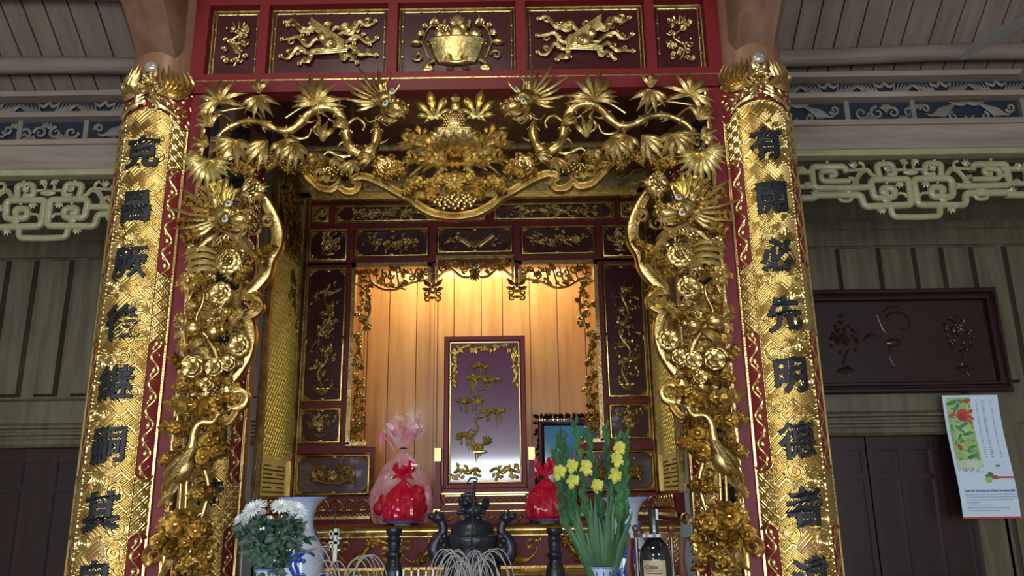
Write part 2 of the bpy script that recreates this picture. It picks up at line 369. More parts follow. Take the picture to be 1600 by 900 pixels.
# sloping board ceiling: rises from the back eave towards a ridge over the room
def roofz(y): return 4.57+.75*(5.4-y) if y > 1.5 else 4.57+.75*3.9-(1.5-y)*.62
mb = MB(); x = -RX; rn = random.Random(4)
while x < RX:
    wd = rn.choice((.15, .17, .2)); g = .006
    for ya, yb in ((6.4, 1.5), (1.5, YF)):
        mb.add([(x+g, ya, roofz(ya)), (x+wd-g, ya, roofz(ya)), (x+wd-g, yb, roofz(yb)), (x+g, yb, roofz(yb)),
                (x+g, ya, roofz(ya)+.03), (x+wd-g, ya, roofz(ya)+.03), (x+wd-g, yb, roofz(yb)+.03), (x+g, yb, roofz(yb)+.03)],
               [(0, 1, 2, 3), (7, 6, 5, 4), (0, 4, 5, 1), (1, 5, 6, 2), (2, 6, 7, 3), (3, 7, 4, 0)])
    x += wd
ST('ceiling', mb, CEILW, 20)
mb = MB()
for ya, yb in ((6.5, 1.5), (1.5, YF-.2)):
    mb.add([(-RX-.1, ya, roofz(ya)+.04), (RX+.1, ya, roofz(ya)+.04), (RX+.1, yb, roofz(yb)+.04), (-RX-.1, yb, roofz(yb)+.04),
            (-RX-.1, ya, roofz(ya)+.1), (RX+.1, ya, roofz(ya)+.1), (RX+.1, yb, roofz(yb)+.1), (-RX-.1, yb, roofz(yb)+.1)],
           [(0, 1, 2, 3), (7, 6, 5, 4), (0, 4, 5, 1), (1, 5, 6, 2), (2, 6, 7, 3), (3, 7, 4, 0)])
ST('trim_41', mb, BRACKW)
k = 0
for y in (5.17, 4.72, 4.25, 3.6, 2.8, 2.0, .9, -.4, -1.8):
    mb = MB(); n = 30; r = .062 if y > 5 else .075
    mb.tube([(-RX+2*RX*i/n, y+.012*math.sin(i*.9), roofz(y)-r*1.15-.02+.012*math.sin(i*.5)) for i in range(n+1)], r, 12)
    o = ST('trim_%d' % (10+k), mb, BEAMW); k += 1
# back wall of the side aisles: raised vertical boards over a moulded ledge over dark doors
for sg, side in ((-1, 'left'), (1, 'right')):
    xi, xo = 1.3, RX
    X = lambda v: sg*v
    mb = MB(); mb.box((X(xi), YB+.02, 2.1), (X(xo), YB+.14, 4.9)); mb.box((X(xi), YB+.12, 0), (X(xo), YB+.2, 2.2))
    rn = random.Random(7); x = 1.62
    while x < xo-.2:
        wd = rn.choice((.17, .21, .26))
        a, b = X(x), X(x+wd)
        if a > b: a, b = b, a
        mb.sweep(None, [[Vector((p, YB+.025, z)), Vector((p+q*.018, YB-.02, z+dz*.018)), ] for p, q, z, dz in
                        ((a, 1, 2.31, 1), (b, -1, 2.31, 1), (b, -1, 3.33, -1), (a, 1, 3.33, -1))], loop=True)
        mb.add([(a+.018, YB-.02, 2.328), (b-.018, YB-.02, 2.328), (b-.018, YB-.02, 3.312), (a+.018, YB-.02, 3.312)], [(0, 1, 2, 3)])
        x += wd+rn.choice((.035, .05, .09))
    mb.box((X(xi), YB-.005, 3.34), (X(xo), YB+.03, 3.46)); mb.box((X(xi), YB-.02, 3.46), (X(xo), YB+.03, 3.52))
    ST('wall_back_'+side, mb, WALLW, 25)
    mb = MB()   # the moulded ledge
    prof = [(YB+.1, 2.29), (YB-.02, 2.29), (YB-.05, 2.27), (YB-.05, 2.12), (YB-.075, 2.10), (YB-.075, 2.085), (YB-.045, 2.075), (YB-.045, 2.062), (YB-.06, 2.055), (YB-.06, 2.04), (YB-.03, 2.03),
            (YB-.03, 2.015), (YB-.045, 2.005), (YB-.05, 1.975), (YB-.03, 1.955), (YB+.1, 1.955)]
    mb.sweep(None, [[Vector((X(v), y, z)) for y, z in prof] for v in (xi, 3.38 if sg > 0 else xo)])
    ST('trim_%d' % (1 if sg < 0 else 2), mb, WALLW, 25)
    for k in range(3):   # door leaves
        a, b = sorted((X(1.32+k*.70), X(1.32+k*.70+.69)))
        if b > 3.5: b = 3.5
        if a < -3.5 and sg < 0: pass
        mb = MB(); mb.box((a, YB+.06, 0.03), (b, YB+.1, 1.96))
        for q in (0, .31, .655): mb.box((a+q*(b-a)*1.0, YB+.03, .03), (a+q*(b-a)+.05, YB+.1, 1.95))
        mb.box((b-.035, YB+.03, .03), (b, YB+.1, 1.95))
        for z0, z1 in ((.03, .2), (.95, 1.03), (1.66, 1.70), (1.86, 1.95)): mb.box((a, YB+.035, z0), (b, YB+.1, z1))
        o = mb.obj('door_%d' % (k+1 if sg < 0 else k+4), DOORW); o['kind'] = 'structure'
    mb = MB(); mb.box((X(1.3), YB+.0, 0), (X(1.32), YB+.1, 1.955)); mb.box((X(3.40), YB-.0, 0), (X(3.60), YB+.1, 1.96 if sg < 0 else 2.3)); mb.box((X(3.58), YB, 0), (X(RX), YB+.1, 2.29))
    if sg > 0: mb.box((3.62, YB-.06, 0), (3.74, YB, 2.20)); mb.box((3.38, YB-.045, 2.03), (RX, YB+.1, 2.29))
    ST('trim_%d' % (3 if sg < 0 else 4), mb, WALLW)
    # tie beam with two carved friezes
    a, b = sorted((X(1.3), X(RX)))
    dz0 = -.055 if sg < 0 else 0
    LW = lambda m_: m_.xf(Matrix.Translation((0, 0, dz0)))
    mb = MB(); mb.box((a, 4.56, 3.63), (b, 4.8, 3.81)); mb.box((a, 4.54, 3.79), (b, 4.8, 3.825)); mb.box((a, 4.55, 3.985), (b, 4.8, 4.02)); mb.box((a, 4.54, 4.125), (b, 4.8, 4.16))
    LW(mb); ST('trim_%d' % (5 if sg < 0 else 6), mb, BEAMW)
    mb = MB(); mb.box((a, 4.63, 3.82), (b, 4.78, 3.99)); mb.box((a, 4.63, 4.015), (b, 4.78, 4.13))
    LW(mb); ST('trim_%d' % (7 if sg < 0 else 8), mb, NAVY)
    fr = thing('carved_frieze', 'pale wooden frieze of scrolled leaves on dark blue ground above the %s lattice' % side, 'frieze', (X(2.7), 4.6, 3.81), 'carved friezes on the tie beams')
    mb = MB()
    x = 1.72; Y = 4.615
    while x < 4.5:
        for q in (-1, 1):
            c = x+.35
            for i in range(9):
                mb.blade(smooth([(X(c+q*(.07+.014*i)), Y, 3.965-.004*i), (X(c+q*(.13+.013*i)), Y-.008, 3.91-.004*i), (X(c+q*(.165+.014*i)), Y-.004, 3.85+.006*i)], 3), .0095, .6)
            curl(mb, (X(c+q*.1), Y, 3.875), .03, 1.1, 90 if q*sg > 0 else 90, -q*sg, .011, .005)
            curl(mb, (X(c+q*.27), Y, 3.93), .032, 1.2, 200, q*sg, .011, .006)
            mb.blade(smooth([(X(c), Y, 3.97), (X(c+q*.05), Y-.01, 3.955), (X(c+q*.12), Y, 3.975)], 3), .016, .5)
            curl(mb, (X(c+q*.03), Y, 3.85), .022, 1, 90, q*sg, .009, .005)
        mb.box((X(x-.02), 4.6, 3.82), (X(x+.01), 4.65, 3.99))
        x += .70
        for i in range(4):   # leafy filler panel
            c = x+.09+.1*i
            curl(mb, (X(c), Y, 3.905), .045, 1.2, 90*i, 1 if i % 2 else -1, .012, .005)
            acan(mb, (X(c+.02), Y, 3.86+.08*(i % 2)), 10 if sg > 0 else 170, .085, 40, .014, 3, .004)
        mb.box((X(x-.02), 4.6, 3.82), (X(x+.01), 4.65, 3.99))
        x += .42
    LW(mb); mb.obj('scroll_frieze', FRIEZEW, fr)
    mb = MB(); x = 1.6
    while x < 4.5:
        for q in (-1, 1):
            for i in range(6):
                mb.blade(smooth([(X(x+q*(.02+.02*i)), Y, 4.03), (X(x+q*(.05+.02*i)), Y-.006, 4.05+.004*i), (X(x+q*(.07+.026*i)), Y, 4.118-.002*i)], 3), .009, .6)
            mb.blade(smooth([(X(x), Y, 4.122), (X(x+q*.03), Y-.006, 4.085), (X(x+q*.075), Y, 4.12)], 3), .012, .5)
        mb.blade([(X(x+.2), Y, 4.02), (X(x+.225), Y-.01, 4.05), (X(x+.27), Y, 4.022)], .03, .4)
        x += .36
    LW(mb); mb.obj('wing_frieze', FRIEZEW, fr)
# olive fretwork valance below the tie beam
def fret(sg, label):
    XC = 2.60 if sg < 0 else 2.76; DZ = -.055 if sg < 0 else 0
    t = thing('fretwork_valance', label, 'lattice valance', (sg*2.76, 4.6, 3.62), 'fretwork valances under the beams')
    Y = 4.62; s_ = 4.571
    def Z(u, v):
        p = W(1250+u/s_, 230+v/s_, Y); q = W(1250+822/s_, 230+v/s_, Y)
        return Vector((p.x-q.x, Y, p.z))
    tp = Vector((0, 0, 0))
    def allx(pts, mir):  # a design half, placed as two halves and the neighbours
        return [Vector((sg*XC+(-1 if mir else 1)*p.x, p.y, p.z-.012+DZ)) for p in pts]
    def rnd(pts):
        out = [pts[0]]
        for i in range(1, len(pts)-1):
            a, b, c = pts[i-1], pts[i], pts[i+1]; r = min(.018, (a-b).length*.4, (c-b).length*.4)
            out += [b+(a-b).normalized()*r, b+((a-b).normalized()+(c-b).normalized())*r*.35, b+(c-b).normalized()*r]
        return out+[pts[-1]]
    lines = [([(-60, 350), (110, 350), (128, 330), (435, 328), (450, 345), (460, 412), (800, 400), (806, 215), (555, 218), (530, 240), (542, 352), (690, 345), (690, 280), (605, 280), (605, 320), (640, 322)], 17),
             ([(512, 272), (430, 278), (140, 280), (122, 262), (125, 128), (365, 125), (372, 170)], 16), ([(385, 228), (205, 232), (183, 215), (185, 162), (290, 155), (290, 195), (240, 197)], 14),
             ([(-60, 165), (120, 165)], 14), ([(-60, 210), (-10, 208), (-10, 270), (130, 268)], 13), ([(645, 412), (655, 485), (830, 487)], 15), ([(604, 205), (588, 112), (702, 105), (718, 190), (648, 190)], 15),
             ([(715, 150), (800, 148)], 8), ([(790, 100), (790, 160)], 7), ([(465, 98), (495, 100), (505, 145), (380, 155)], 8), ([(285, 340), (300, 372), (370, 372), (382, 345)], 9), ([(690, 315), (765, 318), (775, 345)], 7)]
    for mir in (0, 1):
        mb = MB()
        for pts, wd in lines: mb.tube(rnd(allx([Z(*p) for p in pts], mir)), wd*.00138, 8)
        mb.obj('fret_bars', OLIVE, t, 60)
        mb = MB()
        for pts in ([(375, 275), (420, 245), (470, 172), (520, 150), (560, 190), (640, 222)], [(380, 205), (415, 215), (435, 250), (395, 275)], [(300, 290), (340, 312), (400, 325), (410, 300)]):
            mb.blade(smooth(allx([Z(*p) for p in pts], mir), 4), .017, .6, prof='petal', groove=True)
        for (u, v), a in (((420, 140), 90), ((575, 425), 265), ((725, 240), 280), ((620, 395), 90), ((790, 78), 250), ((340, 295), 290), ((650, 165), 60), ((120, 340), 90), ((60, 245), 300), ((60, 130), 250)):
            p = allx([Z(u, v)], mir)[0]; spray(mb, p+Vector((0, -.012, 0)), a if not mir else 180-a, .05, 120, 4, .009, .004, .004)
        for u, v in ((238, 98), (640, 92), (640, 248), (375, 160), (265, 292), (290, 345), (508, 290), (700, 297), (640, 420), (540, 425), (180, 190)):
            mb.ball(allx([Z(u, v)], mir)[0]+Vector((0, -.012, 0)), .011, 8, 5)
        mb.obj('carved_leaves', OLIVE, t)
    mb = MB(); p = Z(822, 172); mb.ball((sg*XC, Y-.012, p.z-.01+DZ), (.05, .014, .022), 14, 6); mb.obj('medallion', OLIVE, t)
    z = Z(822, 52).z
    B('top_rail', (sg*1.45, Y-.06, z-.025+DZ), (sg*4.3, Y+.03, 3.64+DZ), OLIVE, t, bev=.008)
    # neighbouring repeat towards the side wall
    for mir in (0, 1):
        mb = MB()
        for pts, wd in lines[:7]: 
            q = [Vector((v.x+sg*1.36*.98, v.y, v.z)) for v in allx([Z(*p_) for p_ in pts], mir)]
            if mir == (0 if sg > 0 else 1): mb.tube(rnd(q), wd*.00138, 8)
        if mb.v: mb.obj('fret_bars', OLIVE, t, 60)
fret(-1, 'olive wooden fretwork valance hanging left of the left gold column')
fret(1, 'olive wooden fretwork valance hanging right of the right gold column')
# carved rosewood picture on the right wall
t = thing('carved_wood_picture', 'dark rosewood framed relief picture hung on the right wall above the ledge', 'picture', (3.0, YB-.03, 2.6))
mb = MB(); mb.ring(2.34, 2.235, 3.74, 2.985, YB-.04, [(0, 0), (0, .05), (.012, .065), (.03, .065), (.038, .05), (.05, .055), (.06, .045), (.075, .045), (.085, .02), (.085, 0)]); mb.obj('frame', ROSEW, t, 25)
B('panel', (2.42, YB-.05, 2.31), (3.66, YB-.035, 2.90), ROSEW, t)
mb = MB(); rn = random.Random(3); Y = YB-.052
for cx_ in (2.62, 3.45):
    for i in range(46): 
        a = rn.uniform(0, 2*PI); q = rn.uniform(0, .11)
        spray(mb, (cx_+q*math.cos(a), Y, 2.66+q*1.3*math.sin(a)), rn.uniform(0, 360), .028, 140, 4, .004, .002, .004)
    mb.tube(smooth([(cx_+.02, Y, 2.36), (cx_-.02, Y, 2.45), (cx_+.03, Y, 2.56)]), .007)
    mb.blade([(cx_-.07, Y, 2.40), (cx_, Y-.01, 2.41), (cx_+.06, Y, 2.405)], .03, .4)
mb.blade(smooth([(2.92, Y, 2.82), (2.99, Y, 2.86), (3.06, Y, 2.84), (3.12, Y, 2.78)]), .008); curl(mb, (3.04, Y, 2.73), .11, .8, 150, -1, .006, .002)
mb.tube(smooth([(2.88, Y, 2.80), (2.92, Y, 2.68), (3.0, Y, 2.62), (3.1, Y, 2.55)]), .006); mb.ball((2.97, Y, 2.60), (.06, .015, .03), 10, 5)
mb.blade(smooth([(2.76, Y, 2.62), (2.82, Y, 2.66), (2.9, Y, 2.64)]), .012)
mb.box((2.94, Y-.006, 2.42), (3.1, Y, 2.43)); mb.tube(smooth([(2.95, Y, 2.58), (2.93, Y, 2.5), (2.96, Y, 2.43)]), .004)
mb.obj('relief', ROSEW, t)
# wall calendar
t = thing('wall_calendar', 'long white paper calendar with pomegranate picture, hung on the right wall', 'calendar', (3.41, YB-.13, 2.2))
Y = YB-.13
mb = MB(); secs = []
for i in range(13):
    z = 2.215-.81*i/12; dy = .012*math.sin(i*.5)+(-.03*(i/12)); secs.append([Vector((3.215, Y+dy, z)), Vector((3.40, Y+dy-.004, z)), Vector((3.595, Y+dy, z)), Vector((3.595, Y+dy+.004, z)), Vector((3.40, Y+dy+.004, z)), Vector((3.215, Y+dy+.004, z))])
mb.sweep(None, secs); mb.obj('sheet', PAPER, t)
def cy(z): i = (2.215-z)/.81*12; return Y+.012*math.sin(i*.5)-.03*i/12-.0065
def flat(mb, pts): # thin printed shape lying on the sheet
    n = len(pts); mb.add([(x, cy(z), z) for x, z in pts]+[(x, cy(z)+.001, z) for x, z in pts], [tuple(range(n)), tuple(range(n, 2*n))[::-1]]+[(i, (i+1) % n, (i+1) % n+n, i+n) for i in range(n)])
def disc(x, z, rx, rz, n=14, rot=0): return [(x+rx*math.cos(2*PI*k/n)*math.cos(rot)-rz*math.sin(2*PI*k/n)*math.sin(rot), z+rx*math.cos(2*PI*k/n)*math.sin(rot)+rz*math.sin(2*PI*k/n)*math.cos(rot)) for k in range(n)]
PG = mat('print_light_green', (0.20, 0.42, 0.10), .4, var=(0.50, 0.62, 0.30), scale=9); PD = mat('print_dark_green', (0.04, 0.18, 0.06), .4, var=(.12, .32, .14), scale=25)
PR = mat('print_red', (0.45, 0.02, 0.03), .35, var=(.6, .1, .08), scale=30); PP = mat('print_pale_green', (0.38, 0.55, 0.33), .4, var=(.6, .7, .55), scale=9)
mb = MB()
for j in range(10):
    z0 = 2.195-.042*j; z1 = z0-.042; flat(mb, [(3.235, z0), (3.40, z0), (3.40, z1), (3.235, z1)])
mb.obj('green_picture', PG, t); mb = MB()
flat(mb, [(3.235, 1.775), (3.40, 1.775), (3.41, 1.73), (3.36, 1.705), (3.28, 1.72), (3.235, 1.70)]); mb.obj('picture_fade', PP, t)
Y0 = Y; Y = Y-.0015
mb = MB()
for x, z, a, b, r_ in ((3.30, 2.13, .035, .012, .9), (3.34, 2.165, .035, .012, -.5), (3.27, 2.16, .04, .014, .3), (3.33, 2.01, .04, .012, .5), (3.30, 1.98, .04, .01, -.7), (3.35, 1.95, .04, .01, .2), (3.29, 1.93, .03, .009, 1), (3.36, 1.86, .035, .01, .4), (3.32, 1.84, .04, .01, -.4), (3.35, 1.80, .045, .012, .3), (3.31, 1.90, .03, .009, .1)): flat(mb, disc(x, z, a, b, 12, r_))
for x, z in ((3.42, 1.665), (3.44, 1.68), (3.46, 1.66)): flat(mb, disc(x, z, .02, .014, 8, x*9))
rl = random.Random(5)
for i in range(34): flat(mb, disc(rl.uniform(3.245, 3.39), rl.uniform(1.78, 2.185), rl.uniform(.010, .022), rl.uniform(.003, .006), 8, rl.uniform(0, 3)))
mb.obj('printed_leaves', PD, t); Y -= .001
mb = MB()
for x, z, a, b, r_ in ((3.335, 2.075, .042, .045, 0), (3.385, 2.06, .028, .010, -.6), (3.39, 2.10, .018, .012, .5), (3.37, 2.17, .03, .014, .3), (3.38, 2.03, .02, .008, -.9), (3.27, 2.08, .02, .012, .2), (3.275, 1.86, .014, .022, .3), (3.25, 2.07, .014, .008, 0), (3.47, 1.66, .014, .014, 0)): mb.mark(); flat(mb, disc(x, z, a, b, 14, r_))
mb.mark(); flat(mb, [(3.48, 1.665), (3.592, 1.665), (3.592, 1.653), (3.48, 1.653)]); mb.pieces('printed_fruit', PR, t)
mb = MB()
for x, z, r_ in ((3.35, 2.14, .024), (3.33, 1.885, .024), (3.31, 1.855, .018), (3.42, 1.645, .022)): mb.mark(); flat(mb, disc(x, z, r_, r_*.95))
mb.pieces('printed_green_fruit', mat('print_yellow_green', (.38, .48, .14), .4), t)
Y = Y0
def txt(s, x, z, size, m, name, off=0.0, sh=0):
    o = glyph(s, name, m, t, (x, cy(z)-.0012, z), size, ext=.0004, off=off, shear=sh); return o
txt('HỢP TÁC XÃ DỊCH VỤ TỔNG HỢP NINH HIỆP', 3.415, 1.575, .0158, BLUEI, 'heading', .03)
rp = random.Random(3)
def dashes(x0, x1, z, h_, name, m_):
    mb = MB(); x = x0
    while x < x1: wd = rp.uniform(.006, .016); flat(mb, [(x, z), (min(x1, x+wd), z), (min(x1, x+wd), z-h_), (x, z-h_)]); x += wd+.004
    mb.obj(name, m_, t)
Y -= .001
for i, (xa, xb) in enumerate(((3.245, 3.585), (3.25, 3.585), (3.25, 3.56), (3.25, 3.33), (3.25, 3.42), (3.25, 3.53), (3.25, 3.46))): dashes(xa, xb, 1.552-.017*i, .0042, 'small_print', GREYI)
for i in range(25):
    for xa in (3.435, 3.475, 3.535): dashes(xa, xa+(.010 if xa != 3.475 else .018), 2.17-.0155*i, .006, 'dates', GREYI)
Y += .001
txt('364', 3.50, 1.735, .02, INK, 'day_number', .01)
mb = MB(); mb.tube(smooth([(x, cy(z)-.001, z) for x, z in ((3.265, 1.725), (3.275, 1.695), (3.29, 1.73), (3.285, 1.70), (3.305, 1.712), (3.315, 1.70), (3.335, 1.725), (3.33, 1.70), (3.35, 1.695), (3.36, 1.71), (3.375, 1.695), (3.40, 1.70))], 3), .0012, 5); mb.obj('handwriting', PR, t)
mb = MB(); mb.tube([(3.215, cy(2.21), 2.213), (3.595, cy(2.21), 2.213)], .004); mb.obj('binding', CHROME, t)
B('bottom_strip', (3.21, cy(1.41)-.003, 1.397), (3.60, cy(1.41)+.012, 1.408), PR, t)
mb = MB(); mb.ball((3.40, Y-.01, 2.225), .012); mb.tube([(3.40, Y-.01, 2.225), (3.40, YB, 2.235)], .003); mb.obj('hook', STICKB, t)
# ceiling fan: one blade reaches into view at the upper right
hub = Vector((2.36, 2.6, 3.27))
t = thing('ceiling_fan', 'grey ceiling fan, one blade reaching in at the upper right corner', 'ceiling fan', hub)
mb = MB(); mb.lathe(hub, [(.02, .10), (.07, .08), (.10, .03), (.10, -.03), (.05, -.07), (.01, -.075)], 20); mb.obj('motor_housing', FANM, t)
mb = MB(); mb.tube([hub+Vector((0, 0, .08)), (hub.x, hub.y, roofz(hub.y))], .012); mb.obj('down_rod', FANM, t)
tipP = W(1506, 80, 2.5)
a0 = math.atan2(tipP.y-hub.y, tipP.x-hub.x); Lb = (Vector((tipP.x, tipP.y))-Vector((hub.x, hub.y))).length
for k in range(3):
    a = a0+k*2*PI/3; d = Vector((math.cos(a), math.sin(a), 0)); sd = Vector((-d.y, d.x, 0)); secs = []
    for i in range(14):
        u = i/13; q = hub+d*(.09+(Lb-.09)*u)+Vector((0, 0, (tipP.z-hub.z)*u if k == 0 else -.03*u)); wd = (.045+.03*u)*(1 if u < .8 else math.sqrt(max(.03, 1-((u-.8)/.2)**2)))
        tl = Vector((0, 0, .25*wd)); secs.append([q-sd*wd-tl, q+Vector((0, 0, .004)), q+sd*wd+tl, q-Vector((0, 0, .003))])
    mb = MB(); mb.sweep(None, secs); mb.obj('blade', FANM, t)
# ================================================================== COLUMNS
FX, FY, IX, IY = 1.518, 3.745, 1.420, 4.64
def column(x, y, r, label, top):
    mb = MB(); mb.lathe((x, y, 0), [(r*1.0, 0.18), (r*1.04, 1.0), (r*1.03, 2.2), (r*.98, 3.3), (r*.93, top)], 32)
    t = thing('wooden_column', label, 'column', (x, y, 0), 'round wooden columns'); mb.obj('shaft', POSTW, t)
    mb = MB(); mb.lathe((x, y, 0), [(r*1.35, 0), (r*1.45, .06), (r*1.35, .12), (r*1.1, .18)], 32); mb.obj('stone_base', mat('stone', (.3, .3, .28), .7) if 'stone' not in bpy.data.materials else bpy.data.materials['stone'], t)
for sg, s_ in ((-1, 'left'), (1, 'right')):
    column(sg*FX, FY, .175, 'round reddish wooden column behind the front %s gold couplet board' % s_, roofz(FY)-.05)
    column(sg*IX, IY, .160, 'round reddish wooden column behind the inner %s gold couplet board' % s_, roofz(IY)-.05)
    # sloping carved bracket beam over the front column
    mb = MB(); n = 12; secs = []
    for i in range(n+1):
        u = i/n; y = 3.60-2.2*u; zb = 3.80+1.25*u+.06*math.sin(u*PI*3)*(1-u)-.05*math.exp(-(u/.08)**2); wd = .125+.02*min(1, u*6); top = zb+.42
        secs.append([Vector((sg*FX+q*wd, y, z)) for q, z in ((-.75, zb), (-1, zb+.06), (-1, top), (1, top), (1, zb+.06), (.75, zb))])
    mb.sweep(None, secs)
    o = mb.obj('bracket_beam', BRACKW); tag(o, 'dark carved bracket beam rising over the front %s column' % s_, 'beam', 'bracket beams over the front columns')
# ---- gold couplet boards, a curved relief carved once and hung four times
BR = .20; BA = R(60); BL = BR*BA
CART = [(2.62, 3.13), (1.68, 2.28), (.72, 1.42)]
CLOUDS = [(.30, 3.30, .034), (.36, 3.20, .04), (-.32, 2.98, .03), (.05, 2.76, .045), (-.2, 2.72, .035), (.34, 2.45, .045), (.38, 2.33, .05), (.1, 2.21, .045), (-.25, 2.17, .04), (.34, 2.05, .04), (-.3, 1.95, .04),
          (-.1, 1.66, .05), (.2, 1.62, .04), (.36, 1.46, .045), (.32, 1.36, .04), (-.3, 1.40, .04), (0, 1.13, .05), (.3, 1.05, .04), (-.3, .95, .04), (.2, .85, .05), (-.34, 2.55, .035)]
def tri(x): return np.abs((x % 1.0)-.5)*2
def inred(s, z):
    a = np.abs(s); r = (s*0 > 1)
    for z0, z1 in CART:
        e = .018*np.cos((a-.755)/.17*PI/2)
        r = r | ((a > .59) & (a < .92) & (z > z0-e) & (z < z1+e))
    return r
def vineh(s, z):
    wv = (np.abs(s)-.755)*BL
    v1 = np.abs(wv-.019*np.sin(z*2*PI/.125)) ; v2 = np.abs(wv+.016*np.sin(z*2*PI/.0625+1)); v3 = np.hypot(wv, ((z+.03) % .125)-.06)
    h = np.maximum(np.maximum(1-v1/.0075, (1-v2/.0055)*.8*((z*9 % 1) < .55)), (1-v3/.016)*1.1)
    return np.clip(h, 0, 1)
def BH(s, z):
    a = np.abs(s); xa = s*BL
    p = (xa+z)/1.41421; q = (xa-z)/1.41421; c = .048
    i = np.floor(p/c); j = np.floor(q/c); fp = p/c-i; fq = q/c-j; k4 = (i-j) % 4; par = k4 < 2
    st = np.where(par, tri(fq*3), tri(fp*3)); rp = np.where(k4 == 0, fp, 1+fp)/2; m4 = (j-i) % 4; rq = np.where(k4 == 3, fq, 1+fq)/2
    en = np.where(par, np.minimum(rp, 1-rp), np.minimum(rq, 1-rq))
    h = np.sqrt(np.clip(1-(st/.70)**2, 0, 1))*np.clip(en*30-1.8, 0, 1)
    sq = ((i*3+j) % 7) == 0
    h = np.where(sq, np.clip(1.4-np.abs(np.maximum(np.abs(fp-.5), np.abs(fq-.5))*6 % 2-1)*1.8, 0, 1)*.9, h)
    h = h*.0092
    for (cs, cz, r) in CLOUDS:
        dx = xa-cs*BL; dz = z-cz; d = np.hypot(dx, dz); th = np.arctan2(dz, dx); rr = r*(1+.12*np.cos(5*th+cz*9))
        m = np.clip((rr-d)/.004, 0, 1); h = h*(1-m)+m*(.005+.003*np.sin(d/.0085*PI+th))
    # border bands
    wv = (a-.755)*BL; k = .058
    P = ((wv+z)/k) % 1; Q = ((wv-z)/k) % 1
    dl = np.minimum(np.minimum(P, 1-P), np.minimum(Q, 1-Q)); ce = np.maximum(np.abs(P-.5), np.abs(Q-.5))
    bh = .0038*np.clip(1.3-dl*9, 0, 1)+.0036*np.clip(1.2-np.abs(ce-.22)*16, 0, 1)+.002*(ce < .1)
    red = inred(s, z); bh = np.where(red, -.0025+.0075*vineh(s, z), bh)
    h = np.where(a > .565, bh, h)
    # cartouche end rims
    for z0, z1 in CART:
        for ze, sn in ((z0, -1), (z1, 1)):
            e = .018*np.cos((a-.755)/.17*PI/2); dd = np.abs(z-(ze+sn*e)); h = np.where((a > .575) & (a < .935) & (dd < .006), .006, h)
    for c0, w0 in ((.555, .020), (.955, .035)):
        h = np.maximum(h, .0085*np.clip(1-((a-c0)/w0)**2, 0, 1))
    zt = 3.445-.05*(np.minimum(a, .75)/.56)**2.2*.8; ar = 1-np.abs(z-zt)/.009
    h = np.where((z > zt) , .0005, h)
    # crest ground above the arch: florets on red
    fl = np.clip(np.sin(xa/.0095+2*np.sin(z/.02))*np.sin(z/.0085+np.cos(xa/.02))*1.8-.15, 0, 1)
    h = np.where(z > zt, -.002+.008*fl, h); h = np.maximum(h, .011*np.clip(ar, 0, 1)*(a < .99))
    return h
def BM(s, z):
    a = np.abs(s); zt = 3.445-.05*(np.minimum(a, .75)/.56)**2.2*.8
    fl = np.sin(s*BL/.0095+2*np.sin(z/.02))*np.sin(z/.0085+np.cos(s*BL/.02))*1.8-.15
    return np.where((inred(s, z) & (vineh(s, z) < .12)) | ((z > zt+.008) & (fl < .08)), 1, 0)
us = np.linspace(-1, 1, 215); vs_ = np.linspace(.5, 3.575, 1500)
_bm = plate('board', us, vs_, BH, BM, lambda u, v, h: ((BR+h)*np.sin(u*BA), -(BR+h)*np.cos(u*BA), v), [GOLDB, REDV], skirt=.012)
boardmesh = _bm.data; bpy.data.objects.remove(_bm)
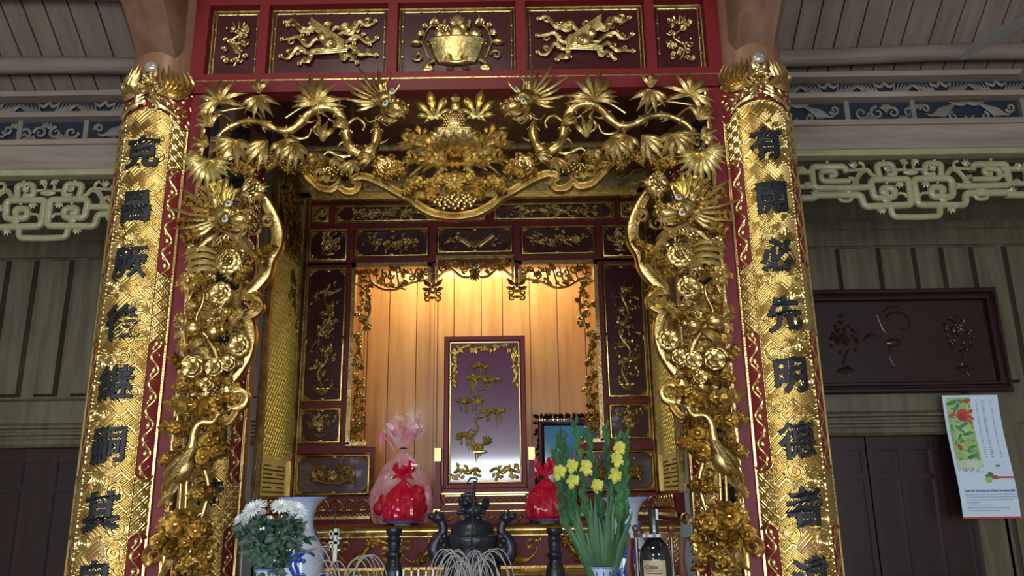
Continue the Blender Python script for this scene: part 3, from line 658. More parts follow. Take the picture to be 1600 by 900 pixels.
def crest(t, cx, cy_, mname='crest'):
    mb = MB(); C = Vector((cx, cy_-BR-.004, 0))
    def bend(start):   # wrap the crest round the column
        vs2 = []
        for p in mb.v[start:]:
            x, y, z = p; z = 3.45+(z-3.45)*1.55 if z > 3.45 else z; a = x/BR; r = BR+.004-y; vs2.append((cx+r*math.sin(a), cy_-r*math.cos(a), z))
        mb.v[start:] = vs2
    for q in (-1, 1):
        for i in range(6):   # flame wings
            x0 = q*(.045+.020*i); mb.blade(smooth([(x0*.8, -.002, 3.50), (x0*1.12+q*.022, -.014, 3.525+.004*i), (x0*1.3, -.008, 3.57), (x0*1.15, .0, 3.605+.012*(i % 2)-.003*i)], 4), .013, .6, groove=True)
        mb.blade(smooth([(q*.05, 0, 3.51), (q*.13, -.012, 3.50), (q*.185, -.008, 3.54), (q*.19, 0, 3.60)], 4), .012, .6, groove=True)
        for i in range(4): curl(mb, (q*(.05+.035*i), -.004, 3.475-.014*i), .018, 1.2, 90, q, .006, .003)
        mb.blade(smooth([(q*.01, -.01, 3.475), (q*.06, -.016, 3.46), (q*.11, -.01, 3.44), (q*.17, 0, 3.39)], 4), .010, .6)
        for i in range(3): mb.blade(smooth([(q*.016, -.012, 3.50-.012*i), (q*.045, -.02, 3.487-.014*i), (q*.06, -.01, 3.465-.012*i)], 3), .007, .6)
    bend(0); n0 = len(mb.v)
    # beast mask: block muzzle, ears, brow, cheeks
    P = lambda x, y, z: (cx+x, cy_-BR-y, z+.055)
    mb.ball(P(0, .012, 3.545), (.036, .026, .034), 12, 8); mb.ball(P(0, .034, 3.530), (.024, .016, .016), 10, 6); mb.ball(P(0, .046, 3.538), (.010, .008, .007), 8, 5)
    for q in (-1, 1):
        mb.blade([P(q*.020, .02, 3.56), P(q*.034, .02, 3.59), P(q*.030, .016, 3.622)], .014, .6, prof='cone')
        mb.ball(P(q*.016, .036, 3.554), (.011, .006, .009), 8, 5); mb.blade([P(q*.004, .04, 3.560), P(q*.018, .042, 3.570), P(q*.034, .03, 3.576)], .005, .8)
        mb.ball(P(q*.022, .034, 3.522), (.012, .010, .010), 8, 5); curl(mb, P(q*.04, .02, 3.515), .018, 1.2, 0, q, .007, .004)
        mb.blade([P(q*.006, .045, 3.518), P(q*.016, .044, 3.508), P(q*.02, .036, 3.496)], .004, .8)
        mb.ball(P(q*.020, .020, 3.485), (.018, .014, .022), 8, 6)
    for i in range(5): mb.blade([P(-.02+.01*i, .03, 3.50), P(-.024+.012*i, .036, 3.48), P(-.024+.012*i, .024, 3.462)], .005, .7)
    mb.obj(mname, GOLDB, t)
    mb = MB(); mb.ball(P(0, .012, 3.618), (.036, .022, .032), 16, 10); mb.obj('pearl', PEARL, t)
    for q in (-1, 1): mb = MB(); mb.ball(P(q*.016, .042, 3.555), .005, 8, 6); mb.obj('eye', EYEW, t)
def board(x, y, chars, z0, dz, label, size, cy0=0, ins=0.0):
    t = thing('couplet_board', label, 'couplet board', (x, y-.2, .5), 'gold couplet boards')
    o = bpy.data.objects.new('relief_board', boardmesh); COL.objects.link(o); o.location = (x, y, 0); setpar(o, t)
    crest(t, x, y)
    for i, ch in enumerate(chars):
        g = glyph(ch, 'written_character', BLACK, t, (x+ins, y-BR-.0125, (z0-dz*i)), size, R0=BR, ext=.004, off=.012 if ch in '後継嗣皇厥德遠' else .024, warp=.012, shear=.08)
board(-FX, FY+.02, '克昌厥後継嗣其皇', 3.214, .280, 'curved gold couplet board on the front left column, black characters beginning 克昌', .168)
board(FX, FY+.02, '有開必先明德者遠', 3.217, .2845, 'curved gold couplet board on the front right column, black characters beginning 有開', .168)
board(-IX, IY+.01, '祖春秋匪懈光四時', 3.83-.1, .302, 'curved gold couplet board on the inner left column, half hidden behind the crane carving', .15, ins=.04)
board(IX, IY+.01, '孝福祿萬代業年其', 3.83-.12, .306, 'curved gold couplet board on the inner right column, half hidden behind the crane carving', .15)
# ================================================================== GOLD ALTAR FRONT: header, jambs, hanging carving
HY = 3.70
t = thing('header_board', 'red lacquered header board with five gold relief panels above the carved valance', 'header board', (0, HY, 3.6))
mb = MB(); mb.box((-1.37, HY-.04, 3.585), (1.37, HY+.06, 3.69)); mb.box((-1.37, HY-.04, 4.095), (1.37, HY+.06, 4.42))
for a, b in ((-1.37, -1.30), (-1.035, -.985), (-.36, -.31), (.31, .36), (.985, 1.035), (1.30, 1.37)): mb.box((a, HY-.038, 3.69), (b, HY+.06, 4.095))
mb.box((-1.37, HY+.02, 3.6), (1.37, HY+.06, 4.4)); mb.obj('frame', REDH, t)
mb = MB(); mb.box((-1.37, HY-.046, 3.645), (1.37, HY-.038, 3.652)); mb.obj('gold_bead', GOLDD, t)
mb = MB(); mb.box((-1.375, HY-.048, 3.58), (1.375, HY+.05, 3.642)); mb.obj('lower_rail', RED, t)
def bamboo_frame(x0, z0, x1, z1, Y, parent, r=.0065):
    mb = MB(); mb.ring(x0, z0, x1, z1, Y, [(0, 0), (0, .008), (.005, .012), (.01, .008), (.012, 0)])
    a = .024
    for p, q in (((x0+a, z0+a), (x1-a, z0+a)), ((x0+a, z1-a), (x1-a, z1-a)), ((x0+a, z0+a), (x0+a, z1-a)), ((x1-a, z0+a), (x1-a, z1-a))):
        mb.tube([(p[0], Y-.005, p[1]), (q[0], Y-.005, q[1])], r*.55, 6); L = math.hypot(q[0]-p[0], q[1]-p[1]); n = max(2, int(L/.085))
        for i in range(n+1):
            u = i/n; mb.ball((p[0]+(q[0]-p[0])*u, Y-.008, p[1]+(q[1]-p[1])*u), r*1.15, 6, 4)
    return mb.obj('moulding', GOLDD, parent)
def P3(u, v, y): return Vector((u, y, v))
def header_panel(x0, x1, kind, mirror=1):
    z0, z1, Y = 3.69, 4.095, HY+.018
    p = B('panel', (x0, Y, z0), (x1, Y+.004, z1), MAROON, t)
    bamboo_frame(x0, z0, x1, z1, Y, p)
    cx_, cz = (x0+x1)/2, (z0+z1)/2+.005; Y = Y-.004; rn = random.Random(int(abs(x0)*100)+3); mb = MB()
    q = mirror
    if kind == 'bowl':
        cz -= .06
        mb.lathe((cx_, Y, cz), [(.045, -.085), (.10, -.075), (.125, -.03), (.14, .02), (.155, .05), (.16, .058), (.15, .066), (.05, .068)], 28, wob=lambda a, b: 1+.03*math.cos(a*2*PI*14) if b < .7 else 1)
        mb.v = [(x, Y-(Y-y)*.35 if y < Y else Y, z) for x, y, z in mb.v]
        for i in range(17): mb.ball((cx_-.15+.3*i/16, Y-.045*math.cos((i-8)/8*1.2), cz+.032), .006, 6, 4)
        for dx, dz, r in ((0, .105, .052), (-.09, .09, .035), (.095, .09, .037), (-.045, .085, .03), (.05, .082, .026), (.03, .13, .03)): mb.ball((cx_+dx, Y-.012, cz+dz), (r, .03, r), 12, 8)
        mb.blade([(cx_, Y-.02, cz+.12), (cx_+.004, Y-.03, cz+.17), (cx_, Y-.01, cz+.215)], .03, .5, prof='leaf'); spray(mb, (cx_, Y-.02, cz+.13), 90, .07, 130, 7, .009)
        grapes(mb, (cx_-.07, Y-.03, cz+.115), .035, .022, .007, 2)
        for s in (-1, 1):
            mb.tube(smooth([(cx_+s*.12, Y-.01, cz-.06), (cx_+s*.155, Y-.02, cz-.09), (cx_+s*.13, Y-.02, cz-.115), (cx_+s*.17, Y-.02, cz-.118)]), .012, 7)
            mb.ball((cx_+s*.15, Y-.015, cz-.105), (.03, .02, .017), 9, 6); curl(mb, (cx_+s*.205, Y-.01, cz-.03), .03, 1.1, 180, -s, .009, .004)
            mb.tube(smooth([(cx_+s*.15, Y, cz-.04), (cx_+s*.17, Y-.015, cz+.01), (cx_+s*.18, Y-.01, cz+.05), (cx_+s*.16, Y-.01, cz+.12), (cx_+s*.12, Y-.01, cz+.16)]), .0045, 6)
            mb.ball((cx_+s*.215, Y-.012, cz+.045), (.034, .02, .016), 9, 6); bloom(mb, (cx_+s*.12, Y-.01, cz+.16), .026, 6, 2)
            bloom(mb, (cx_+s*.17, Y-.01, cz+.145), .015, 5, 1); mb.blade([(cx_+s*.115, Y, cz+.17), (cx_+s*.118, Y-.008, cz+.20), (cx_+s*.112, Y, cz+.23)], .005)
            mb.blade([(cx_+s*.06, Y-.01, cz+.13), (cx_+s*.065, Y-.018, cz+.17), (cx_+s*.062, Y, cz+.20)], .010)
            spray(mb, (cx_+s*.175, Y-.01, cz+.09), 90-s*60, .04, 120, 5, .007)
            curl(mb, (cx_+s*.045, Y-.055, cz-.075), .022, 1.1, 90, s, .007, .004)
        mb.tube(smooth([(cx_-.06, Y-.05, cz-.085), (cx_, Y-.06, cz-.10), (cx_+.06, Y-.05, cz-.085)]), .007, 6)
        mb.obj('fruit_bowl_relief', GOLDD, p); return
    if kind == 'swag':
        for s in (-1, 1):
            for j, (sx, sz, ex, ez) in enumerate(((.03, .03, .24, .12), (.02, -.01, .25, .02), (.03, -.04, .25, -.08), (.0, .05, .17, .10), (.03, -.05, .15, -.125))):
                pts = [(cx_+s*sx, Y-.01, cz+sz)]
                for k in range(1, 5):
                    u = k/5; pts.append((cx_+s*(sx+(ex-sx)*u), Y-.014-.01*(k % 2), cz+sz+(ez-sz)*u+.026*math.sin(k*2.2+j*1.3+s)))
                pts.append((cx_+s*ex, Y-.005, cz+ez)); mb.blade(smooth(pts, 5), [.013-.009*abs(i/25-.5) for i in range(26)], .7)
                curl(mb, (cx_+s*ex*.82, Y-.008, cz+ez*.9+.012*(-1)**j), .020, 1.2, 90*j, s, .008, .004); bloom(mb, (cx_+s*ex, Y-.004, cz+ez), .013, 5, 1)
                mb.ball((cx_+s*(sx+ex)*.5, Y-.018, cz+(sz+ez)*.5), (.018, .012, .011), 8, 5)
            for i in range(8): bloom(mb, (cx_+s*rn.uniform(.07, .23), Y-.004, cz+rn.uniform(-.11, .12)), .012, 5, 1, .006)
        R_ = Matrix.Rotation(R(q*38), 3, 'Y')
        mb.ball((cx_+q*.01, Y-.025, cz-.025), (.045, .03, .038), 14, 8); mb.ball((cx_-q*.035, Y-.02, cz+.02), (.028, .022, .03), 12, 7)
        mb.ball((cx_+q*.02, Y-.03, cz-.035), (.020, .03, .020), 10, 7)
        for k in range(5):
            a = Vector((.11, 0, 0)); a = R_ @ a; c0 = Vector((cx_, Y-.022-.003*k, cz+.03+.012*(k-2))); mb.tube([c0-a*1.1, c0+a], .007, 6)
        for k in range(4): mb.tube(smooth([(cx_-q*.09, Y-.02, cz-.055-.008*k), (cx_, Y-.032, cz-.05-.01*k), (cx_+q*.1, Y-.02, cz-.03-.012*k)]), .0045, 6)
        curl(mb, (cx_-q*.01, Y-.03, cz+.075), .028, 1.2, 30, q, .011, .006); curl(mb, (cx_+q*.09, Y-.02, cz+.07), .035, 1.1, 200, -q, .012, .006)
        mb.obj('ribbon_relief', GOLDD, p); return
    for i in range(34):
        a = rn.uniform(-1, 1); b = rn.uniform(-1, 1); x = cx_+a*.062; z = cz-.01+b*.115
        k = i % 4
        if k == 0: bloom(mb, (x, Y-.006, z), rn.uniform(.012, .020), 6, 2, .006)
        elif k == 1: mb.ball((x, Y-.01, z), rn.uniform(.007, .013), 8, 5)
        elif k == 2: spray(mb, (x, Y-.004, z), rn.uniform(0, 360), .032, 130, 5, .005)
        else: curl(mb, (x, Y-.006, z), .018, 1.1, rn.uniform(0, 360), rn.choice((-1, 1)), .006, .003)
    mb.tube(smooth([(cx_, Y, cz-.13), (cx_+.03, Y-.01, cz-.06), (cx_-.03, Y-.01, cz), (cx_+.03, Y-.01, cz+.06), (cx_+.02, Y, cz+.13)]), .005, 6)
    for s in (-1, 0, 1): mb.blade([(cx_+.02*s+.01, Y, cz+.09), (cx_+.028*s+.01, Y-.01, cz+.12), (cx_+.03*s+.01, Y, cz+.15)], .005)
    mb.obj('flower_relief', GOLDD, p)
header_panel(-1.30, -1.035, 'f'); header_panel(-.985, -.36, 'swag', 1); header_panel(-.31, .31, 'bowl'); header_panel(.36, .985, 'swag', -1); header_panel(1.035, 1.30, 'f')
# red jamb posts
for sg, s_ in ((-1, 'left'), (1, 'right')):
    t = thing('jamb_post', 'flat red lacquered post with gold bead beside the %s front column' % s_, 'post', (sg*1.32, HY, 0), 'red posts of the altar front')
    B('post', (sg*1.272, HY-.035, 0), (sg*1.378, HY+.05, 3.578), RED, t)
    mb = MB(); mb.tube([(sg*1.268, HY-.037, .3), (sg*1.268, HY-.037, 3.575)], .008, 8); mb.obj('gold_bead', GOLDB, t)
# dark ceiling of the altar bay
t = thing('altar_canopy', 'dark red canopy ceiling with carved vines above the altar niche', 'canopy', (0, 4.7, 3.8))
B('ceiling_panel', (-1.3, 3.80, 3.80), (1.3, 5.66, 3.84), MAROON, t)
mb = MB(); rn = random.Random(5)
for i in range(46):
    x = -1.15+2.3*i/45; y = 5.15+.2*math.sin(i*2.1)
    mb.mark(); n0 = len(mb.v); acan(mb, (0, 0, 0), rn.uniform(0, 360), .12, rn.uniform(-60, 60), .016, 3, .004); curl(mb, (.02, 0, .02), .035, 1.2, 0, rn.choice((-1, 1)), .008, .004)
    mb.xf(Matrix.Translation((x, y, 3.792)) @ Matrix.Rotation(R(-90), 4, 'X'), n0)
mb.pieces('vine_relief', GOLDD, t)
mb = MB(); mb.box((-1.28, 5.42, 3.745), (1.28, 5.60, 3.80)); mb.box((-1.28, 5.50, 3.72), (1.28, 5.60, 3.75)); mb.box((-1.29, 4.84, 3.745), (-1.20, 5.6, 3.80)); mb.box((1.20, 4.84, 3.745), (1.29, 5.6, 3.80)); mb.box((-1.29, 4.80, 3.785), (1.29, 4.82, 3.80))
mb.obj('cornice', GOLDD, t)
# ------------------------------------------------------------------ the hanging carving (drawn left of the centre line, then mirrored)
VY = 3.665
def V(px, py, dy=0.0): p = W(px, py, VY); p.y -= dy; return p
PXM = VY/FPX*1.03
val = thing('carved_valance', 'gold openwork valance of two dragons, lotus, bamboo and grapes hanging under the red header', 'carved valance', (0, VY, 3.2))
def both(mb, name, m, parent, ang=50):
    mb.obj(name, m, parent, ang); mb.mirrored().obj(name, m, parent, ang)
def path(pts, dy=0, k=4): return smooth([V(p[0], p[1], (p[2] if len(p) > 2 else dy)) for p in pts], k)
# border band along the scalloped lower edge
mb = MB(); mb.band(path([(716, 341), (697, 340), (678, 336), (658, 326), (641, 313), (622, 303), (604, 293), (590, 286), (574, 280), (562, 280), (552, 285)], .03), .0195, .035, .007)
mb.band(path([(641, 313), (650, 300), (668, 296), (684, 304)], .04, 5), .009, .025, .005)
mb.band(path([(552, 285), (562, 292), (556, 302), (541, 302), (530, 294), (520, 300), (502, 297), (492, 288), (482, 278), (474, 266), (462, 258), (446, 256)], .03), .018, .035, .007)
curl(mb, V(505, 279, .045), .042, 1.6, 300, 1, .013, .006, 26); curl(mb, V(524, 284, .045), .03, 1.3, 300, 1, .011, .005, 20); curl(mb, V(480, 262, .04), .03, 1.2, 320, 1, .010, .005)
mb.band(path([(446, 256), (425, 254), (405, 258), (398, 272), (401, 290), (411, 307)], .02), .014, .03, .006)
both(mb, 'scalloped_border', GOLD, val)
# lotus
mb = MB(); c = V(711, 212); c.x = 0
for Rr, te, n, span, off, fl in ((.078, 128, 6, 62, 0, .0), (.096, 112, 7, 74, .5, .006), (.114, 96, 7, 80, 0, .014), (.130, 80, 8, 84, .5, .026), (.146, 66, 8, 86, 0, .040), (.158, 50, 9, 88, .5, .05)):
    for i in range(n):
        ph = R(-span+2*span*(i+.5*(off > 0)+.0)/(n-1 if off == 0 else n)) if n > 1 else 0; o_ = Vector((math.sin(ph), -math.cos(ph), 0)); pts = []
        for j in range(7):
            th = R(12+(te-12)*j/6); q_ = fl*(j/6)**2; pts.append(c+Vector((0, .02, .01))+o_*(Rr*math.sin(th)+q_)+Vector((0, 0, -Rr*.86*math.cos(th))))
        mb.blade(pts, [w_*Rr for w_ in (.08, .18, .26, .31, .31, .24, .04)], .55, n=o_)
mb.ball(c+Vector((0, -.02, -.11)), (.07, .06, .04), 14, 8)
mb.obj('lotus_flower', GOLD, val, 55)
mb = MB(); mb.ball(c+Vector((0, -.10, .018)), (.058, .045, .050), 18, 10)
for j in range(5):
    for i in range(9-j % 2): mb.ball(c+Vector((-.048+.012*(i+.5*(j % 2)), -.140-.004*(2-abs(i-4)*.5)+.006*abs(j-2)*.6, .045-.013*j)), .0052, 6, 4)
for i in range(12): mb.blade([c+Vector((-.06+.011*i, -.12, -.01)), c+Vector((-.063+.0115*i, -.15, -.03)), c+Vector((-.06+.011*i, -.14, -.052))], .009, .6)
mb.obj('lotus_seed_pod', GOLD, val, 55)
mb = MB(); k_ = c+Vector((0, -.03, .145)); mb.ball(k_, (.03, .022, .034), 12, 8); mb.blade([k_, k_+Vector((0, -.02, .04)), k_+Vector((0, -.01, .07))], .022, .5)
for s in (-1, 1): mb.ball(k_+Vector((s*.032, 0, -.03)), (.022, .016, .018), 8, 5)
for i in range(6): mb.blade([c+Vector((-.08+.032*i, -.05, -.16)), c+Vector((-.07+.028*i, -.08, -.185)), c+Vector((-.09+.036*i, -.05, -.205))], .022, .6)
mb.obj('lotus_bud', GOLD, val)
mb = MB(); g = V(711, 322, .06); g.x = 0; grapes(mb, g, .105, .042, .0115, 4, 1.15, .035); mb.obj('grape_cluster', GOLD, val)
def leaf5(mb, px, py, ang, L, wd=.016, dy=.05):
    for a, l in ((0, 1), (38, .85), (-38, .85), (75, .62), (-75, .62), (112, .4), (-112, .4)):
        p = V(px, py, dy)
        d = R(ang+a); e = p+Vector((math.cos(d), 0, math.sin(d)))*L*l*.35
        mb.blade(arc(e, ang+a, L*l*.65, -a*.12, 6, .012, -.008), wd*1.15*l, .6, groove=True)
        mb.blade([p, e], [.006, .010], .6)
mb = MB(); leaf5(mb, 680, 190, 100, .155, .021); both(mb, 'lobed_leaf', GOLDY, val)
mb = MB(); leaf5(mb, 662, 222, 150, .12, .018, .03); acan(mb, V(694, 258, .05), 155, .26, 45, .036, 5, .03); acan(mb, V(700, 262, .04), 172, .23, -20, .030, 5, .03); both(mb, 'lotus_leaves', GOLD, val)
mb = MB()
for x, y, a, L, bd, wd in ((711, 272, 268, .18, 0, .040), (696, 275, 235, .16, -25, .03), (680, 282, 262, .13, 35, .028), (664, 280, 225, .15, -40, .03), (650, 285, 250, .12, 40, .026), (640, 268, 205, .13, -30, .024), (690, 300, 230, .10, 30, .02), (625, 262, 240, .12, 20, .024)):
    acan(mb, V(x, y, .045), a, L, bd, wd, 4, .018)
both(mb, 'hanging_leaves', GOLD, val)
mb = MB(); mb.tube(path([(690, 262, .03), (660, 248, .05), (640, 250, .05), (628, 268, .05), (624, 286, .04)]), .009, 7); mb.tube(path([(700, 270, .03), (680, 262, .05), (655, 270, .05), (640, 290, .05), (655, 300, .04)]), .008, 7)
both(mb, 'vine_stem', GOLD, val)
mb = MB(); bloom(mb, V(607, 268, .04), .062, 8, 3, .018); both(mb, 'peony_flower', GOLD, val)
mb = MB(); [acan(mb, V(607, 268, .02), a, .095, b, .022, 3, .02) for a, b in ((20, 30), (70, 30), (120, -30), (165, 30), (215, 30), (260, -30), (310, -30))]; both(mb, 'peony_leaves', GOLD, val)
# dragon bodies jointed like bamboo
bodyp = path([(590, 200, .05), (592, 222, .06), (584, 244, .07), (568, 250, .07), (552, 240, .07), (545, 220, .06), (541, 198, .06), (528, 182, .07), (508, 180, .08), (490, 186, .07), (475, 202, .07), (458, 214, .07), (438, 212, .07), (420, 203, .07), (400, 198, .06), (378, 200, .05), (358, 210, .05), (342, 224, .04)], 0, 6)
mb = MB(); n = len(bodyp); rad = []
for i in range(n):
    u = i/(n-1); r = .030*(1-.55*u) if u > .15 else .022+.055*u
    rad.append(r*(.92+.26*abs(math.sin(i*PI/9))))
mb.tube(bodyp, rad, 12); both(mb, 'dragon_body', GOLD, val, 60)
mb = MB()
for i in range(4, n-2, 9):
    a = bodyp[i]; tg = (bodyp[i+1]-bodyp[i-1]).normalized(); s1 = tg.cross(Vector((0, 1, 0))).normalized(); s2 = tg.cross(s1)
    for k in range(12): mb.ball(a+(s1*math.cos(k*PI/6)+s2*math.sin(k*PI/6))*rad[i]*1.05, .0048, 6, 4)
for i in range(8, n-6, 5):
    a = bodyp[i]; tg = (bodyp[i+1]-bodyp[i-1]).normalized(); s1 = tg.cross(Vector((0, 1, 0))).normalized()
    if i % 2 == 0: mb.blade([a+s1*rad[i]*.8, a+s1*rad[i]*1.6-tg*.01, a+s1*rad[i]*2.2-tg*.03], .009, .7, prof='cone')
both(mb, 'dragon_spines', GOLD, val)
mb = MB()
for pts, r in (([(528, 182, .07), (535, 168, .07), (522, 160, .06)], .010), ([(500, 186, .06), (505, 200, .07), (496, 214, .08), (508, 224, .08), (524, 218, .08), (528, 204, .08), (520, 198, .08)], .009), ([(455, 214, .05), (470, 226, .07), (486, 224, .07), (492, 212, .07)], .008),
                   ([(560, 248, .06), (540, 256, .08), (520, 248, .08), (508, 256, .07)], .012), ([(545, 205, .06), (562, 196, .08), (574, 206, .08), (572, 214, .08)], .009), ([(420, 203, .05), (410, 185, .06), (395, 180, .06), (380, 168, .05)], .009), ([(372, 200, .05), (352, 186, .05), (340, 196, .05)], .008),
                   ([(450, 190, .04), (475, 176, .05), (500, 172, .05), (530, 176, .05)], .006), ([(330, 182, .03), (350, 180, .04), (372, 176, .04), (395, 172, .03)], .007)):
    pp = path(pts, 0, 4); mb.tube(pp, [r*(1-.5*i/len(pp))*(1+.25*(i % 4 == 0)) for i in range(len(pp))], 7)
    e = pp[-1]; mb.ball(e, r*.9, 7, 5)
both(mb, 'twigs_and_claws', GOLD, val)
def dragon_head(parent, c, s, ang, sg, name='dragon_head', eyes=True, mirror=False):
    """c: world point of the brow, s: size (m), ang: degrees the muzzle points (0 = +x)"""
    C = Vector(c); Mx = Matrix.Rotation(R(-ang), 3, 'Y')
    def L(u, v, d=0): q = Mx @ Vector((u*s, 0, v*s)); return C+q+Vector((0, -d*s, 0))
    mb = MB()
    mb.ball(L(-.1, .05, .25), (.42*s, .30*s, .34*s), 14, 9, Mx); mb.ball(L(.38, -.08, .38), (.36*s, .24*s, .20*s), 12, 8, Mx); mb.ball(L(.68, -.02, .42), (.15*s, .17*s, .13*s), 10, 7)
    for q in (-1, 1):
        mb.ball(L(.72, .05+.09*q, .52), .07*s, 7, 5); mb.ball(L(-.02, .24*q+.06, .48), (.15*s, .12*s, .15*s), 10, 7)
        curl(mb, L(.60, .10*q-.02, .56), .12*s, 1.1, 90, q, .04*s, .02*s)
        mb.blade([L(-.15, .18*q+.12, .5), L(.0, .20*q+.22, .62), L(.17, .2*q+.15, .56)], .06*s, .7)
    mb.blade(smooth([L(.1, -.22, .35), L(.4, -.30, .42), L(.68, -.20, .42), L(.82, -.30, .36)]), .09*s, .7)        # upper lip
    mb.blade(smooth([L(-.1, -.28, .25), L(.25, -.52, .35), L(.5, -.50, .36), L(.62, -.40, .36)]), .10*s, .7)       # lower jaw
    for i in range(6): mb.blade([L(.12+.1*i, -.27, .42), L(.13+.1*i, -.33, .44), L(.14+.1*i, -.38, .42)], .028*s, .7, prof='cone')
    mb.blade(smooth([L(.05, -.36, .32), L(.3, -.40, .42), L(.48, -.38, .4), L(.58, -.46, .36)]), .04*s, .6)         # tongue
    for q in (-1, 1):   # horns and ears
        mb.tube(smooth([L(-.2, .2+.10*q, .35), L(-.38, .42+.12*q, .4), L(-.36, .66+.16*q, .36), L(-.52, .84+.2*q, .3)]), [.05*s-.0026*s*i for i in range(13)], 7)
        mb.blade([L(-.3, .1*q, .35), L(-.5, .12+.28*q, .45), L(-.68, .2+.38*q, .35)], .10*s, .6)
    for i in range(10):   # flowing mane
        a = 112+i*13.5; d = Vector((math.cos(R(a)), 0, math.sin(R(a)))); l = (1.25 if i % 2 else .9)*(.7+.5*math.sin(PI*i/9))
        b0 = L(-.25+d.x*.2, .0+d.z*.25, .2); mb.blade([b0, L(-.25+d.x*(.2+l*.4), d.z*(.25+l*.4)-.06, .35), L(-.25+d.x*(.2+l*.75), d.z*(.25+l*.7)+.02, .3), L(-.25+d.x*(.2+l), d.z*(.22+l)*.9+.10, .2)], .065*s, .6, groove=False)
    for i in range(6): mb.blade([L(-.02+.1*i, -.50+.02*i, .3), L(-.10+.11*i, -.66, .36), L(-.02+.12*i, -.80+.04*i, .3)], .04*s, .6)   # beard
    for q in (-1, 1):   # whiskers and brow flames
        mb.tube(smooth([L(.6, -.12+.1*q, .5), L(.5, -.34+.5*q, .6), L(.15, -.42+.35*q, .6), L(-.1, -.58+.4*q, .55), L(-.35, -.48+.4*q, .5)]), .018*s, 6)
        mb.blade([L(.1, .2*q+.1, .6), L(.16, .3*q+.28, .66), L(.1, .32*q+.46, .6)], .05*s, .6)
    mb.ball(L(.35, .12, .55), .09*s, 8, 5); mb.ball(L(.22, .05, .58), .07*s, 8, 5)
    if mirror: mb = mb.mirrored()
    h = mb.obj(name, GOLD, parent, 60)
    if eyes:
        for q in (-1, 1):
            e = MB(); ec = L(.05, .24*q+.06, .60); e.ball(ec, (.085*s, .06*s, .085*s), 12, 8); i0 = len(e.f)
            e.cur = 1; e.ball(ec+Vector((0, -.05*s, 0)), (.052*s, .022*s, .052*s), 10, 6); e.cur = 2; e.ball(ec+Vector((0, -.066*s, 0)), (.026*s, .012*s, .026*s), 8, 5)
            if mirror: e = e.mirrored()
            e.obj('glass_eye', [EYEW, EYEB, BLACK], h)
    return h
cL = V(610, 172, .03)
for mir in (False, True): dragon_head(val, cL, .15, -28, 1, mirror=mir)
# bamboo sprays and other leaves
SP = [((353, 172), 95, .135, 230, 10, .014), ((353, 172), 215, .12, 60, 4, .013), ((413, 163), 270, .13, 130, 8, .014), ((413, 158), 90, .09, 90, 4, .012), ((499, 176), 90, .16, 150, 9, .017), ((499, 176), 178, .13, 20, 2, .014), ((499, 176), 4, .16, 18, 2, .014),
      ((470, 236), 265, .13, 110, 8, .014), ((447, 232), 290, .10, 150, 7, .012), ((425, 232), 235, .15, 80, 7, .015), ((378, 232), 262, .13, 150, 8, .016), ((378, 232), 190, .14, 40, 3, .015), ((510, 232), 75, .12, 70, 4, .013), ((548, 212), 150, .09, 60, 4, .011), ((560, 262), 245, .10, 90, 6, .012), ((588, 256), 200, .09, 80, 5, .011),
      ((340, 210), 120, .11, 130, 7, .011), ((335, 238), 170, .08, 150, 6, .011), ((500, 250), 270, .08, 120, 6, .011), ((530, 256), 280, .08, 100, 6, .010)]
for (px, py), a, L, fan, n_, wd in SP:
    mb = MB(); n2 = max(2, int(n_*.72+.5)); spray(mb, V(px, py, .085), a, L*1.12, fan*1.12, n2, wd*1.12, .022, -.01, random.Random(px+py)); both(mb, 'bamboo_leaves', GOLD, val)
mb = MB()
for x, y, rx, ry, r in ((462, 258, .06, .022, .0095), (533, 273, .078, .028, .0095), (350, 228, .03, .02, .008)): grapes(mb, V(x, y, .05), rx, ry, r, x, 1.1, .03)
both(mb, 'berries', GOLD, val)
mb = MB(); rn = random.Random(12)   # small tendrils filling the low part of the carving
for i in range(46):
    mb.mark(); x = rn.uniform(425, 640); y = 252+rn.uniform(-8, 14)+(.35*(x-590) if x > 590 else 0)
    if i % 3 == 0: curl(mb, V(x, y, .03), .022, 1.2, rn.uniform(0, 360), rn.choice((-1, 1)), .008, .004)
    else: acan(mb, V(x, y, .015), rn.uniform(200, 340), .07, rn.uniform(-40, 40), .015, 3, .012)
mb.pieces('tendril', GOLD, val, 50); mb.mark() if False else None; mb.marks.pop(); mb.mirrored().pieces('tendril', GOLD, val, 50)
